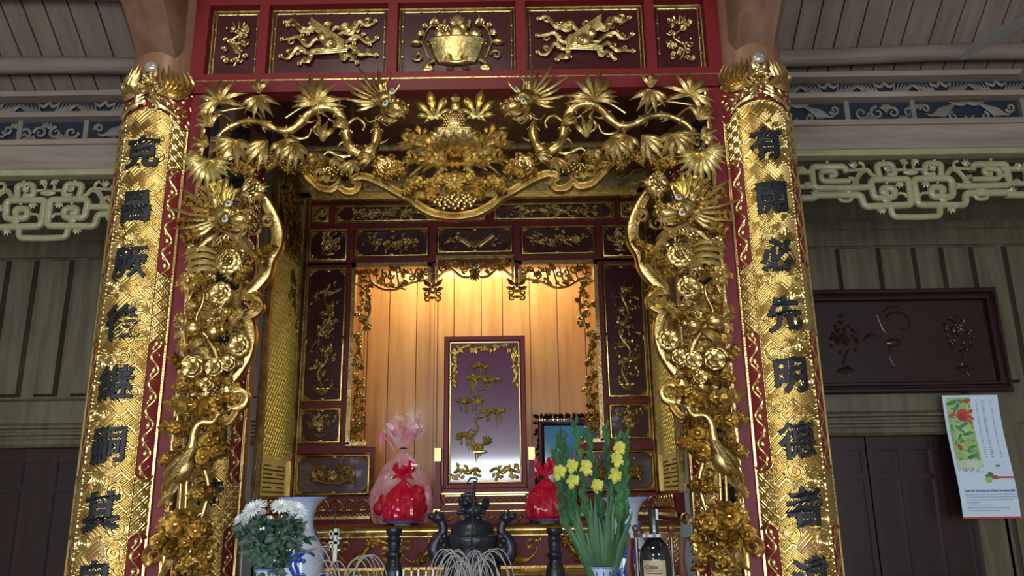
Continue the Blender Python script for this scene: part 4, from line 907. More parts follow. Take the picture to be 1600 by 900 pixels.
# ------------------------------------------------------------------ side carvings
def side(mirror, s_):
    t = thing('carved_side_screen', 'gold openwork side carving with parrot, peonies, pines and crane beside the %s jamb post' % s_, 'carved screen', ((1 if mirror else -1)*1.15, VY, 1.3), 'side carvings of the altar front')
    def O(mb, name, m=GOLD, ang=55):
        if mirror: mb = mb.mirrored()
        return mb.obj(name, m, t, ang)
    mb = MB()
    mb.band(path([(398, 272, .03), (402, 290, .04), (414, 312, .04), (428, 338, .04), (437, 366, .04), (435, 388, .04), (424, 408, .04), (418, 430, .04), (404, 448, .04), (390, 462, .04), (388, 472, .04)]), [.014+.017*min(1, i/14) for i in range(41)], .035, .006)
    mb.band(path([(388, 470, .045), (398, 468, .05), (409, 476, .05), (408, 488, .05), (396, 496, .05), (384, 500, .045)], 0, 5), .020, .035, .006)
    mb.band(path([(386, 498, .04), (394, 514, .04), (395, 535, .04), (390, 556, .04), (378, 578, .04), (362, 600, .04), (356, 618, .04), (362, 636, .04), (374, 648, .04)]), .026, .035, .006)
    mb.band(path([(362, 622, .05), (376, 612, .05), (388, 620, .05), (384, 634, .05), (370, 640, .05)], 0, 5), .018, .035, .005)
    mb.band(path([(374, 645, .045), (362, 660, .045), (346, 664, .045), (338, 655, .045), (344, 645, .05)], 0, 5), .015, .03, .005)
    O(mb, 'scroll_border')
    mb = MB(); mb.mark(); curl(mb, V(404, 484, .065), .028, 1.2, 300, 1, .010, .005); mb.mark(); curl(mb, V(379, 624, .065), .026, 1.3, 300, 1, .010, .005); mb.mark(); curl(mb, V(424, 352, .055), .035, 1.2, 60, 1, .012, .005); mb.mark(); curl(mb, V(398, 340, .06), .03, 1.3, 60, 1, .010, .005); mb = mb.mirrored() if mirror else mb; mb.pieces('border_curl', GOLD, t, 55)
    # upper leaf cluster
    mb = MB(); spray(mb, V(338, 262, .08), 262, .15, 190, 12, .019, .03, 0); spray(mb, V(330, 262, .10), 190, .11, 100, 6, .016, .02, 0); O(mb, 'drooping_leaves', GOLDY)
    mb = MB(); spray(mb, V(352, 262, .06), 60, .12, 100, 6, .014, .02, 0); acan(mb, V(345, 250, .05), 10, .15, -40, .026, 4, .02); acan(mb, V(372, 262, .05), 330, .14, 30, .028, 4, .02); acan(mb, V(392, 250, .04), 280, .13, 30, .024, 4, .02); O(mb, 'fan_leaves')
    mb = MB(); bloom(mb, V(400, 303, .06), .055, 8, 3, .014); grapes(mb, V(402, 296, .10), .028, .018, .007, 3); O(mb, 'small_peony')
    mb = MB(); [spray(mb, V(402, 306, .05), a, .085, 50, 3, .014, .02, 0) for a in (200, 260, 320, 20)]; O(mb, 'peony_leaves')
    mb = MB()
    for i, (ex, ey, bx) in enumerate(((322, 290, -14), (335, 276, -10), (349, 272, -5), (360, 278, 2), (368, 292, 8), (378, 300, 12))):
        mb.blade(path([(362, 338, .06), (358+bx, 315, .09), (ex+4, (ey+315)/2, .09), (ex, ey, .06)]), .014, .6, groove=True)
    O(mb, 'crest_fronds', GOLDY)
    # large dragon head among feathers
    dragon_head(t, V(368, 350, .05), .165, -8, 1, 'large_dragon_head', True, mirror)
    mb = MB()
    for i in range(8): mb.blade(path([(352+3*i, 366+2*i, .09), (372+3*i, 376+3*i, .11), (392+2*i, 382+4*i, .09), (404-i, 392+4*i, .07)]), .012, .6)
    for i in range(6): mb.blade(path([(350-4*i, 372+2*i, .08), (336-3*i, 384+3*i, .10), (318-3*i, 388+4*i, .08)]), .011, .6)
    O(mb, 'feathers', GOLD, 60)
    mb = MB(); rn = random.Random(77)
    for i in range(105):
        y = 300+rn.random()*560; lf = 322-.085*(y-300); rt = 398 if y < 470 else (385 if y < 600 else 350); x = rn.uniform(lf-12, rt)
        if y > 640 and i % 2: continue
        mb.mark(); k = i % 4
        if k == 0: curl(mb, V(x, y, .02), rn.uniform(.022, .036), 1.2, rn.uniform(0, 360), rn.choice((-1, 1)), .009, .004)
        elif k == 1: acan(mb, V(x, y, .01), rn.uniform(0, 360), rn.uniform(.07, .11), rn.uniform(-50, 50), .018, 3, .02)
        elif k == 2: spray(mb, V(x, y, .02), rn.uniform(90, 270), .075, 110, 5, .010, .02, 0)
        else: bloom(mb, V(x, y, .02), .032, 7, 2, .012)
    if mirror: mb = mb.mirrored()
    mb.pieces('leaf_and_tendril', GOLD, t, 55)
    for x, y, a, L, b, w_ in ((330, 340, 150, .13, 40, .026), (318, 356, 185, .10, -40, .022), (330, 372, 200, .12, 30, .022), (405, 398, 300, .12, -40, .026), (418, 400, 20, .08, 60, .02), (400, 420, 250, .12, 30, .024), (330, 455, 120, .08, 40, .018), (330, 350, 100, .12, 60, .022)):
        mb = MB(); acan(mb, V(x, y, .06), a, L, b, w_, 4, .025); O(mb, 'acanthus_leaf')
    mb = MB(); bloom(mb, V(366, 416, .07), .070, 9, 3, .018); grapes(mb, V(366, 417, .14), .026, .02, .007, 5); O(mb, 'peony_flower')
    mb = MB()
    for i in range(4): mb.blade(path([(348, 402+9*i, .07), (330, 398+10*i, .10), (308, 400+11*i, .09), (290+3*i, 408+12*i, .06)]), .012, .6)
    O(mb, 'long_leaves', GOLDY)
    mb = MB(); [spray(mb, V(304, 446, .06), a, .075, 30, 2, .015, .02, 0) for a in (0, 70, 130, 190, 250, 310)]; mb.ball(V(304, 446, .08), .015); O(mb, 'star_flower')
    mb = MB(); bloom(mb, V(352, 464, .06), .060, 8, 3, .015); O(mb, 'rose_flower')
    dragon_head(t, V(352, 488, .03), .068, -15, 1, 'small_dragon_head', True, mirror)
    mb = MB()
    for pts, r in (([(304, 452, .03), (324, 462, .05), (322, 480, .05), (312, 500, .04), (318, 520, .04)], .008), ([(300, 468, .04), (308, 458, .05), (298, 482, .05), (294, 500, .05), (288, 518, .04)], .008), ([(318, 520, .04), (335, 540, .04), (345, 565, .04), (335, 590, .04), (326, 620, .03), (335, 645, .03), (330, 680, .03), (322, 720, .03), (330, 760, .03), (322, 800, .03), (305, 840, .03), (300, 880, .03)], .016),
                   ([(345, 565, .04), (320, 560, .05), (300, 560, .05), (290, 572, .05)], .008), ([(332, 600, .04), (310, 600, .05), (298, 612, .05)], .009), ([(330, 640, .03), (305, 648, .05), (285, 644, .05)], .009), ([(328, 660, .03), (350, 650, .05), (368, 640, .05)], .010), ([(326, 705, .03), (300, 712, .05), (280, 720, .05)], .008), ([(322, 800, .03), (300, 815, .05), (285, 830, .05)], .009), ([(305, 840, .03), (280, 850, .05), (266, 850, .05)], .010)):
        pp = path(pts, 0, 4); mb.tube(pp, [r*(1-.35*i/len(pp)) for i in range(len(pp))], 8)
    O(mb, 'branches')
    mb = MB(); mb.ball(V(312, 519, .08), (.044, .04, .040), 14, 9); mb.blade([V(296, 522, .08), V(288, 528, .08), V(282, 536, .07)], .018, .6); mb.blade([V(298, 516, .08), V(287, 514, .08), V(280, 512, .07)], .016, .6); O(mb, 'pomegranate')
    mb = MB(); mb.ball(V(344, 524, .08), (.034, .032, .032), 12, 8); mb.ball(V(358, 522, .09), (.018, .018, .018), 8, 6)
    mb.blade(path([(330, 530, .07), (318, 540, .09), (305, 545, .08), (294, 540, .06)]), .022, .6); mb.blade(path([(320, 505, .06), (330, 498, .08), (345, 502, .07)]), .016, .6); O(mb, 'peach')
    mb = MB()
    for x, y, a in ((298, 500, 200), (310, 490, 120), (330, 545, 250), (300, 548, 160), (365, 508, 20), (376, 500, 60)): spray(mb, V(x, y, .06), a, .06, 100, 5, .012, .015, 0)
    O(mb, 'twig_leaves')
    for x, y, r, k in ((382, 545, .056, 8), (312, 578, .056, 7), (345, 578, .048, 7), (366, 572, .04, 6), (334, 604, .036, 6)):
        mb = MB(); bloom(mb, V(x, y, .07), r, k, 2, .018); O(mb, 'camellia_flower')
    mb = MB()
    for x, y, a in ((382, 562, 250), (370, 560, 200), (322, 592, 260), (300, 588, 210), (358, 590, 300), (330, 570, 90)): spray(mb, V(x, y, .05), a, .06, 70, 4, .014, .015, 0)
    O(mb, 'camellia_leaves')
    for x, y, rx, ry, a, yy in ((298, 607, .062, .030, 0, .08), (350, 598, .05, .022, 10, .07), (312, 637, .125, .034, -6, .10), (352, 628, .07, .028, 12, .08), (290, 672, .085, .032, -4, .10), (276, 718, .050, .030, 20, .09), (338, 690, .060, .040, 0, .08), (330, 716, .055, .045, 30, .09), (350, 705, .045, .035, 0, .07),
                            (326, 772, .068, .030, 4, .09), (290, 818, .088, .058, 10, .10), (318, 828, .060, .045, -10, .08), (262, 846, .046, .040, 0, .09), (282, 858, .040, .035, 0, .10), (345, 672, .040, .026, 0, .07), (300, 846, .05, .03, 0, .07)):
        mb = MB(); pine(mb, V(x, y, yy-.05), rx, ry, 16 if rx > .06 else 12, .035, a); O(mb, 'pine_cluster', GOLD, 30)
    # crane
    mb = MB(); nk = path([(352, 652, .09), (346, 664, .11), (330, 664, .12), (320, 676, .12), (316, 694, .11), (310, 712, .10), (300, 728, .09)])
    mb.tube(nk, [.012+.018*(i/len(nk))**2 for i in range(len(nk))], 9); mb.ball(V(352, 651, .09), (.020, .016, .016), 9, 6); mb.blade([V(354, 650, .09), V(366, 646, .09), V(378, 644, .08)], .009, .7, prof='cone')
    mb.ball(V(298, 733, .08), (.05, .045, .070), 14, 9, Matrix.Rotation(R(25), 3, 'Y'))
    for i in range(10): mb.blade(path([(318-2*i, 700+4*i, .12), (302-2.4*i, 716+4*i, .13), (284-1.5*i, 734+3.6*i, .11), (270+.3*i, 752+2.4*i, .08)]), .0115, .6)
    for i in range(7): mb.blade(path([(306-2*i, 712+2*i, .13), (296-2*i, 722+2*i, .15), (286-2*i, 736+2*i, .13)]), .009, .6)
    for i in range(6): mb.blade(path([(292-1.5*i, 750, .07), (284-3*i, 768+2*i, .09), (270-2*i, 776+3*i, .08), (266-1.5*i, 765+3*i, .06)]), .010, .6)
    for x in (293, 302): mb.tube(path([(x, 748, .07), (x-1, 770, .07), (x-2, 790, .07), (x-3, 808, .07)]), [.007+.0018*(i % 2) for i in range(13)], 7); [mb.tube([V(x-3, 806, .07), V(x-3+q, 812, .08)], .004, 5) for q in (-8, 0, 8)]
    O(mb, 'crane')
    mb = MB(); curl(mb, V(248, 866, .05), .046, 1.5, 250, -1, .014, .008, 26); mb.blade(path([(262, 850, .04), (272, 872, .06), (262, 896, .06), (245, 906, .05)]), .016, .7); curl(mb, V(300, 890, .04), .05, 1.3, 90, 1, .014, .007)
    acan(mb, V(330, 850, .04), 280, .16, 30, .03, 4, .02); acan(mb, V(310, 860, .04), 240, .14, -30, .028, 4, .02); O(mb, 'scroll_foot')
    mb = MB(); mb.box((-1.285, VY-.005, .3), (-1.268, VY+.03, 3.55)); O(mb, 'back_rail')
side(False, 'left'); side(True, 'right')
# ================================================================== THE NICHE SCREEN
SY = 5.60
t = thing('niche_screen', 'red lacquered screen around the niche opening, set with gold framed relief panels', 'screen', (0, SY, 1.42))
mb = MB(); y0, y1 = SY, SY+.06
for s in (-1, 1): mb.box((s*.70, y0, 1.42), (s*1.275, y1, 1.93)); mb.box((s*.895, y0, 1.93), (s*1.275, y1, 3.26))
mb.box((-1.275, y0, 3.245), (1.275, y1, 3.74)); mb.box((-.318, y0, 3.10), (-.293, y1, 3.26)); mb.box((.293, y0, 3.10), (.318, y1, 3.26))
mb.obj('frame', RED, t)
mb = MB()
for s in (-1, 1): mb.tube([(s*.696, y0-.003, 1.43), (s*.696, y0-.003, 1.925), (s*.90, y0-.003, 1.925)], .006, 6)
mb.obj('gold_edge', GOLD, t)
def corner_orn(mb, x, z, sx, sz, Y, s=.03):
    mb.blade([(x, Y, z), (x+sx*s*.5, Y-.006, z+sz*s*.5), (x+sx*s, Y, z+sz*s)], s*.35, .5)
    for k in (0, 1): mb.blade([(x, Y, z), (x+sx*s*(1.2-k*.9), Y-.006, z+sz*s*(.3+k*.9)), (x+sx*s*(1.7-k*1.5), Y, z+sz*s*(.2+k*1.5))], s*.22, .6)
def vine_panel(mb, x0, x1, z0, z1, Y, seed, style):
    rn = random.Random(seed); w_, h_ = (x1-x0), (z1-z0); cx_, cz = (x0+x1)/2, (z0+z1)/2
    U = lambda u, v, d=0: Vector((cx_+u*w_/2, Y-d, cz+v*h_/2))
    def twig(p, a, L):
        pts = arc(p, a, L, rn.uniform(-70, 70), 6, .008); mb.tube(pts, [.0045-.0005*i for i in range(6)], 5)
        for q in pts[2::1]:
            k = rn.random()
            if k < .35: mb.blade(arc(q, rn.uniform(0, 360), .026, 30, 4, .005), .0055, .6)
            elif k < .62: bloom(mb, q, .011, 5, 1, .005, False); mb.ball(q+Vector((0, -.006, 0)), .004, 5, 4)
    if style == 'tall':    # a pot or rock at the foot with a winding tree, fruit and birds
        mb.tube(smooth([U(.1, -.86, .0), U(-.3, -.62, .012), U(.25, -.35, .012), U(-.35, -.05, .012), U(.25, .25, .012), U(-.1, .55, .012), U(.15, .80, .0)], 5), .008, 6)
        for i in range(44): twig(U(rn.uniform(-.5, .5), rn.uniform(-.8, .75), .006), rn.uniform(0, 360), rn.uniform(.05, .09))
        for v in (.62, .30, .02, -.28, -.5):
            u = rn.uniform(-.3, .3); mb.ball(U(u, v, .01), (.028, .012, .010), 8, 5); [mb.blade([U(u+.1*k, v, .008), U(u+.16*k, v+.05, .014), U(u+.2*k, v+.085, .006)], .007, .6) for k in (-2, -1, 0, 1, 2)]
        for v, s in ((.45, 1), (.12, -1), (-.18, 1), (-.42, -1)): mb.ball(U(.4*s, v, .01), (.013, .010, .020), 7, 5); curl(mb, U(.35*s, v-.05, .008), .028, 1.1, 90, s, .006, .003)
        for k in (-1, 0, 1): mb.ball(U(.3*k, -.85, .008), (.03, .014, .014), 8, 5)
        mb.blade(smooth([U(-.5, -.80, .01), U(0, -.92, .015), U(.55, -.80, .01)]), .016, .6)
    elif style == 'wide':
        for s in (-1, 1):
            mb.tube(smooth([U(s*.05, -.4, 0), U(s*.25, .15, .01), U(s*.5, -.2, .01), U(s*.72, .2, .0)], 5), .006, 5)
        for i in range(int(20+w_*50)): twig(U(rn.uniform(-.75, .75), rn.uniform(-.35, .35), .004), rn.uniform(0, 360), .05)
        for u in (-.45, .4): mb.ball(U(u, .05, .012), (.026, .012, .013), 8, 5); mb.blade([U(u, .1, .01), U(u+.1, .3, .014), U(u+.2, .25, .008)], .009, .6); bloom(mb, U(u*.4, -.05, .01), .022, 7, 2, .006)
    elif style == 'fan':
        for s in (-1, 1): mb.band([U(s*.12, -.6, .01), U(s*.55, .45, .01)], .016, .01, .004)
        for i in range(11): a = R(35+11*i); mb.blade([U(0, -.75, .006), U(math.cos(a)*.45, -.75+math.sin(a)*1.35, .012)], .009, .6, prof='petal')
        for i in range(14): twig(U(rn.choice((-1, 1))*rn.uniform(.45, .8), rn.uniform(-.5, .4), .004), rn.uniform(0, 360), .045)
    elif style == 'cross':
        for a in (45, 135, 225, 315): mb.blade(arc((cx_, Y, cz), a, min(w_, h_)*.42, 15, 5, .012), .014, .6, groove=True)
        for i in range(6): twig(U(rn.uniform(-.6, .6), rn.uniform(-.6, .6), .004), rn.uniform(0, 360), .03)
    elif style == 'swirl':
        for s in (-1, 1):
            mb.tube(smooth([U(s*.1, .35, .01), U(s*.45, .45, .015), U(s*.62, 0, .015), U(s*.35, -.45, .015), U(0, -.55, .01)], 5), .009, 6)
            curl(mb, U(s*.42, -.1, .012), .05, 1.3, 0 if s > 0 else 180, -s, .010, .005); curl(mb, U(s*.2, -.35, .012), .035, 1.2, 200, s, .009, .004)
            for i in range(6): acan(mb, U(s*(.2+.09*i), .3-.12*i, .008), rn.uniform(0, 360), .055, 40, .010, 2, .01)
            for i in range(6): twig(U(s*rn.uniform(.1, .7), rn.uniform(-.3, .6), .004), rn.uniform(0, 360), .05)
        bloom(mb, U(0, -.05, .012), .035, 8, 2, .01)
    else:
        for i in range(int(18+h_*60)): twig(U(rn.uniform(-.45, .45), rn.uniform(-.5, .5), .004), rn.uniform(20, 160), .06)
        mb.tube(smooth([U(.3, -.7, 0), U(-.1, -.35, .01), U(-.35, .05, .012), U(.1, .5, .0)], 5), .007, 5); bloom(mb, U(0, -.1, .012), .024, 7, 2, .008); bloom(mb, U(-.3, .2, .012), .018, 7, 2, .006)
        mb.blade(smooth([U(-.4, -.6, .01), U(0, -.7, .015), U(.5, -.6, .01)]), .012, .6)
def spanel(x0, x1, z0, z1, style, seed):
    Y = SY-.004
    p = B('panel', (x0+.012, Y, z0+.012), (x1-.012, Y+.003, z1-.012), MAROON, t)
    mb = MB(); mb.ring(x0, z0, x1, z1, SY, [(0, 0), (0, .018), (.006, .024), (.014, .018), (.020, .020), (.026, .006), (.026, 0)])
    for x, sx in ((x0+.024, 1), (x1-.024, -1)):
        for z, sz in ((z0+.024, 1), (z1-.024, -1)): corner_orn(mb, x, z, sx, sz, Y-.004, .026)
    if (x1-x0) > .25:
        for z in (z0+.028, z1-.028): mb.ball(((x0+x1)/2, Y-.006, z), (.024, .008, .008), 8, 5)
    if (z1-z0) > .5:
        for x in (x0+.02, x1-.02): mb.ball((x, Y-.012, (z0+z1)/2-.05), (.010, .012, .035), 8, 5)
    mb.obj('moulding', GOLD, p)
    mb = MB(); vine_panel(mb, x0+.03, x1-.03, z0+.03, z1-.03, Y-.004, seed, style); mb.obj('relief', GOLDD, p)
for s in (-1, 1):
    for k, (a, b, c_, d_, st) in enumerate(((1.075, 1.215, 3.562, 3.705, 'cross'), (.135, 1.045, 3.562, 3.705, 'wide'), (.93, 1.225, 3.262, 3.522, 'sq'), (.335, .89, 3.29, 3.522, 'wide'), (.925, 1.225, 2.235, 3.222, 'tall'), (.925, 1.225, 1.948, 2.206, 'sq'), (.712, 1.232, 1.600, 1.888, 'swirl'))):
        x0, x1 = sorted((s*a, s*b)); spanel(x0, x1, c_, d_, st, k*7+s+3)
spanel(-.09, .09, 3.562, 3.705, 'cross', 77); spanel(-.285, .285, 3.31, 3.525, 'fan', 78)
# gilded openwork hangings of the opening
for s in (-1, 1):
    mb = MB(); x0, x1 = s*.895, s*.322
    mb.box((x0, SY-.03, 3.215), (x1, SY+.04, 3.25)); mb.box((s*.895, SY-.03, 1.945), (s*.866, SY+.04, 3.25)); mb.box((s*.322, SY-.03, 3.10), (s*.343, SY+.04, 3.25)); mb.box((s*.895, SY-.03, 1.935), (s*.75, SY+.04, 1.96))
    mb.obj('gilded_moulding', GOLD, t)
    rn = random.Random(9); mb = MB(); Y = SY+.0
    for i in range(30):
        u = i/29; x = s*(.84-.50*u); dz = .055+.045*math.sin(PI*u); z = 3.215-rn.uniform(.02, dz*1.5)
        k = i % 3
        if k == 0: acan(mb, (x, Y-.01, z), rn.uniform(0, 360), .075, rn.uniform(-50, 50), .015, 3, .01)
        elif k == 1: curl(mb, (x, Y-.012, z), .026, 1.2, rn.uniform(0, 360), rn.choice((-1, 1)), .009, .004)
        else: mb.tube(smooth([(x-.03, Y, 3.205), (x, Y-.015, z), (x+.04, Y, z-.02)]), .0065, 6); bloom(mb, (x, Y-.014, z), .018, 6, 1)
    mb.tube(smooth([(s*.865, Y-.01, 3.09), (s*.78, Y-.015, 3.11), (s*.68, Y-.018, 3.055), (s*.58, Y-.018, 3.045), (s*.48, Y-.018, 3.09), (s*.345, Y-.01, 3.12)]), .009, 7)
    mb.obj('bird_and_vine_hanging', GOLD, t)
    mb = MB()
    mb.tube(smooth([(s*.86, Y-.01, 3.10), (s*.775, Y-.015, 3.02), (s*.755, Y-.015, 2.88), (s*.80, Y-.015, 2.74), (s*.84, Y-.01, 2.66)]), .009, 7)
    mb.tube(smooth([(s*.85, Y-.01, 2.68), (s*.80, Y-.012, 2.52), (s*.84, Y-.012, 2.40), (s*.795, Y-.012, 2.26), (s*.83, Y-.012, 2.12), (s*.79, Y-.012, 1.99)]), .008, 7)
    for i in range(64):
        u = i/63; z = 3.08-1.11*u; wd = .10 if z > 2.68 else (.035 if z > 2.5 else .065+.03*(2.45-z)/.5); x = s*(.858-rn.uniform(.01, wd))
        k = i % 4
        if k == 0: acan(mb, (x, Y-.01, z), rn.uniform(0, 360), .06, rn.uniform(-50, 50), .013, 3, .012)
        elif k == 1: curl(mb, (x, Y-.012, z), .022, 1.2, rn.uniform(0, 360), rn.choice((-1, 1)), .008, .004)
        elif k == 2: bloom(mb, (x, Y-.014, z), .020, 6, 2)
        else: spray(mb, (x, Y-.01, z), rn.uniform(0, 360), .05, 80, 4, .009, .01, 0)
    mb.ball((s*.80, Y-.02, 2.09), (.028, .02, .018), 9, 6, Matrix.Rotation(R(30*s), 3, 'Y')); mb.tube(smooth([(s*.82, Y-.02, 2.10), (s*.835, Y-.03, 2.15), (s*.80, Y-.03, 2.185)]), .006, 6)
    for q in (0, .012): mb.tube([(s*(.80+q), Y-.02, 2.08), (s*(.80+q), Y-.02, 1.99)], .003, 5)
    for i in range(5): mb.blade(smooth([(s*.79, Y-.03, 2.10), (s*(.765+.008*i), Y-.04, 2.085-.01*i), (s*(.745+.012*i), Y-.02, 2.06-.012*i)]), .008, .6)
    mb.obj('crane_and_vine_hanging', GOLD, t)
    mb = MB(); bx = s*.305; mb.ball((bx, Y-.02, 3.045), (.035, .024, .035), 10, 7)
    for q in (-1, 1):
        mb.blade([(bx+q*.01, Y-.02, 3.065), (bx+q*.045, Y-.035, 3.085), (bx+q*.075, Y-.02, 3.125)], .018, .6); mb.blade([(bx+q*.02, Y-.02, 3.04), (bx+q*.055, Y-.035, 3.04), (bx+q*.08, Y-.02, 3.055)], .016, .6)
        curl(mb, (bx+q*.045, Y-.03, 3.01), .025, 1.2, 90, q, .009, .004); curl(mb, (bx+q*.035, Y-.02, 2.972), .024, 1.2, 90, -q, .008, .004); mb.ball((bx+q*.014, Y-.045, 3.055), .009, 6, 4)
    mb.blade([(bx, Y-.02, 3.09), (bx, Y-.035, 3.12), (bx, Y-.02, 3.14)], .014, .6); mb.blade([(bx-.04, Y-.02, 2.985), (bx, Y-.035, 2.975), (bx+.04, Y-.02, 2.985)], .012, .6); mb.obj('bat_pendant', GOLD, t)
mb = MB(); rn = random.Random(19); mb.box((-.285, SY-.03, 3.265), (.285, SY+.04, 3.295)); mb.box((-.285, SY-.03, 3.12), (-.268, SY+.04, 3.27)); mb.box((.268, SY-.03, 3.12), (.285, SY+.04, 3.27)); mb.obj('gilded_moulding', GOLD, t)
mb = MB()
mb.ball((0, SY-.02, 3.19), (.045, .028, .045), 12, 8); bloom(mb, (0, SY-.03, 3.19), .05, 8, 2); spray(mb, (0, SY-.02, 3.16), 270, .07, 120, 6, .012)
for s in (-1, 1):
    mb.tube(smooth([(s*.27, SY-.01, 3.14), (s*.18, SY-.02, 3.20), (s*.10, SY-.02, 3.14), (s*.04, SY-.02, 3.13)]), .010, 7)
    for i in range(16): x = s*rn.uniform(.05, .26); z = 3.26-rn.uniform(.01, .12-(abs(x)*.25)); (acan(mb, (x, SY-.01, z), rn.uniform(0, 360), .065, 40, .014, 3, .01) if i % 2 else curl(mb, (x, SY-.012, z), .024, 1.2, rn.uniform(0, 360), s, .009, .004))
mb.obj('dragon_face_hanging', GOLD, t)
# gold cornice edge around the screen
mb = MB()
for s in (-1, 1):
    mb.mark(); mb.tube([(s*1.262, SY-.03, 1.6), (s*1.262, SY-.03, 3.74)], .014, 8); mb.tube([(s*1.235, SY-.012, 1.6), (s*1.235, SY-.012, 3.72)], .006, 6)
    for i in range(26): mb.ball((s*1.258, SY-.045, 1.64+.083*i), (.008, .006, .016), 6, 5)
mb.pieces('beaded_border', GOLD, t)
# lotus petal band at the foot
def petals(mb, f, n, z0, z1):
    """f(u) -> point on the band's line, u in 0..1"""
    for i in range(n):
        a, b = f((i+.06)/n), f((i+.94)/n); m_ = (a+b)/2; up = Vector((0, 0, 1)); h = z1-z0; nrm = (b-a).cross(up).normalized()
        if nrm.y > 0: nrm = -nrm
        pts = [a+up*(z0+h*.05)+nrm*.002, a+(a-m_)*.05+up*(z0+h*.55)+nrm*.006, a+(m_-a)*.45+up*(z0+h*.86)+nrm*.006, m_+up*(z0+h)+nrm*.004]
        qts = [b+up*(z0+h*.05)+nrm*.002, b+(b-m_)*.05+up*(z0+h*.55)+nrm*.006, b+(m_-b)*.45+up*(z0+h*.86)+nrm*.006, m_+up*(z0+h)+nrm*.004]
        mb.tube(smooth(pts, 3), .0065, 6); mb.tube(smooth(qts, 3), .0065, 6)
        bb = m_+up*(z0+h*.18)+nrm*.008
        for k in (-1, 0, 1): mb.ball(bb+(b-a)*.16*k, .010, 6, 4)
        mb.ball(bb+up*.018, .008, 6, 4); mb.blade([bb+up*.02, bb+up*.035+nrm*.004, bb+up*.05], .007, .6)
for s in (-1, 1):
    mb = MB(); petals(mb, lambda u: Vector((s*(.70+.55*u), SY-.075, 0)), 6, 1.495, 1.575)
    petals(mb, lambda u: Vector((s*1.215, SY-.09-.62*u, 0)), 7, 1.495, 1.575)
    for i in range(40): mb.ball((s*(.70+.55*i/39), SY-.085, 1.483-.008*(i % 2)), .007, 6, 4)
    for i in range(40): mb.ball((s*1.208, SY-.1-.65*i/39, 1.483-.008*(i % 2)), .007, 6, 4)
    mb.box((s*.70, SY-.085, 1.450), (s*1.27, SY, 1.470)); mb.box((s*1.205, 4.86, 1.450), (s*1.27, SY, 1.470)); mb.obj('lotus_petal_band', GOLD, t)
    mb = MB(); mb.box((s*.70, SY-.07, 1.42), (s*1.27, SY, 1.585)); mb.box((s*1.222, 4.86, 1.42), (s*1.27, SY, 1.585)); mb.obj('plinth', RED, t)
# ---- cheeks of the niche: gold lattice over a longevity character
def LH(y, z):
    k = .052; P = ((y+z)/k) % 1; Q = ((y-z)/k) % 1
    e = np.minimum(np.minimum(P, 1-P), np.minimum(Q, 1-Q)); a = np.abs(P-.5); b = np.abs(Q-.5)
    pet = np.clip(1-np.minimum(np.hypot(a-.17, b*2.6), np.hypot(b-.17, a*2.6))/.20, 0, 1)
    h = np.clip(1.25-e*13, 0, 1)*.006+pet*.006
    v = z-1.60; u = (y-5.18)/.30     # longevity fret below
    g = np.full_like(h, .006)
    def line(u0, z0, u1, z1):
        d = np.maximum(np.maximum(u0-u, u-u1)*.30, np.maximum(z0-v, v-z1)); g[d < .0045] = 0.0
    for zz in (.026, .082, .110, .160): line(-.75, zz, .75, zz)
    for zz in (.054, .135): line(-.75, zz, -.18, zz); line(.18, zz, .75, zz)
    line(0, .0, 0, .026); line(0, .082, 0, .11); line(0, .135, 0, .16); line(-.75, .026, -.75, .054); line(.75, .026, .75, .054); line(-.75, .11, -.75, .135); line(.75, .11, .75, .135); line(-.3, .054, -.3, .082); line(.3, .054, .3, .082)
    line(-.75, .160, -.75, .185); line(.75, .16, .75, .185); line(0, .185, 0, .20); line(-.75, .185, -.2, .185); line(.2, .185, .75, .185)
    return np.where(z > 1.835, h, np.where(z > 1.812, .008, g))
def LM(y, z):
    return np.where(LH(y, z) < .0011, 1, 0)
for s, s_ in ((-1, 'left'), (1, 'right')):
    t = thing('niche_side_panel', 'yellow gold lattice side wall of the niche with longevity fret, %s of the screen' % s_, 'side panel', (s*1.25, 5.2, 1.585), 'gold side walls of the niche')
    plate('lattice_relief', np.linspace(4.83, 5.50, 270), np.linspace(1.60, 3.25, 620), LH, LM, lambda u, v, h: (s*(1.262-h), u, v), [GOLDC, GROOVE], t, skirt=.01)
    mb = MB(); mb.box((s*1.232, 4.80, 1.585), (s*1.275, 4.84, 3.72)); mb.box((s*1.24, 5.50, 1.585), (s*1.275, 5.56, 3.72)); mb.box((s*1.24, 4.84, 1.585), (s*1.275, 5.55, 1.602)); mb.obj('gold_border', GOLD, t)
    B('upper_board', (s*1.258, 4.86, 3.2), (s*1.275, 5.52, 3.745), MAROON, t)
    mb = MB(); rn = random.Random(31)
    for i in range(120):
        y = rn.uniform(4.90, 5.50); lo = 3.62-1.25*max(0, (y-4.86)/.64)**1.3
        z = rn.uniform(lo, 3.72) if y > 4.95 else rn.uniform(3.45, 3.72); n0 = len(mb.v)
        if i % 3 == 0: acan(mb, (0, 0, 0), rn.uniform(0, 360), .11, rn.uniform(-60, 60), .020, 3, .02)
        elif i % 3 == 1: curl(mb, (0, 0, 0), .04, 1.3, rn.uniform(0, 360), rn.choice((-1, 1)), .013, .006)
        else: bloom(mb, (0, 0, 0), .03, 7, 2, .012)
        mb.xf(Matrix.Translation((s*1.248, y, z)) @ Matrix.Rotation(R(90*s), 4, 'Z'), n0)
        if s < 0: pass
    mb.obj('carved_bracket', GOLD, t)
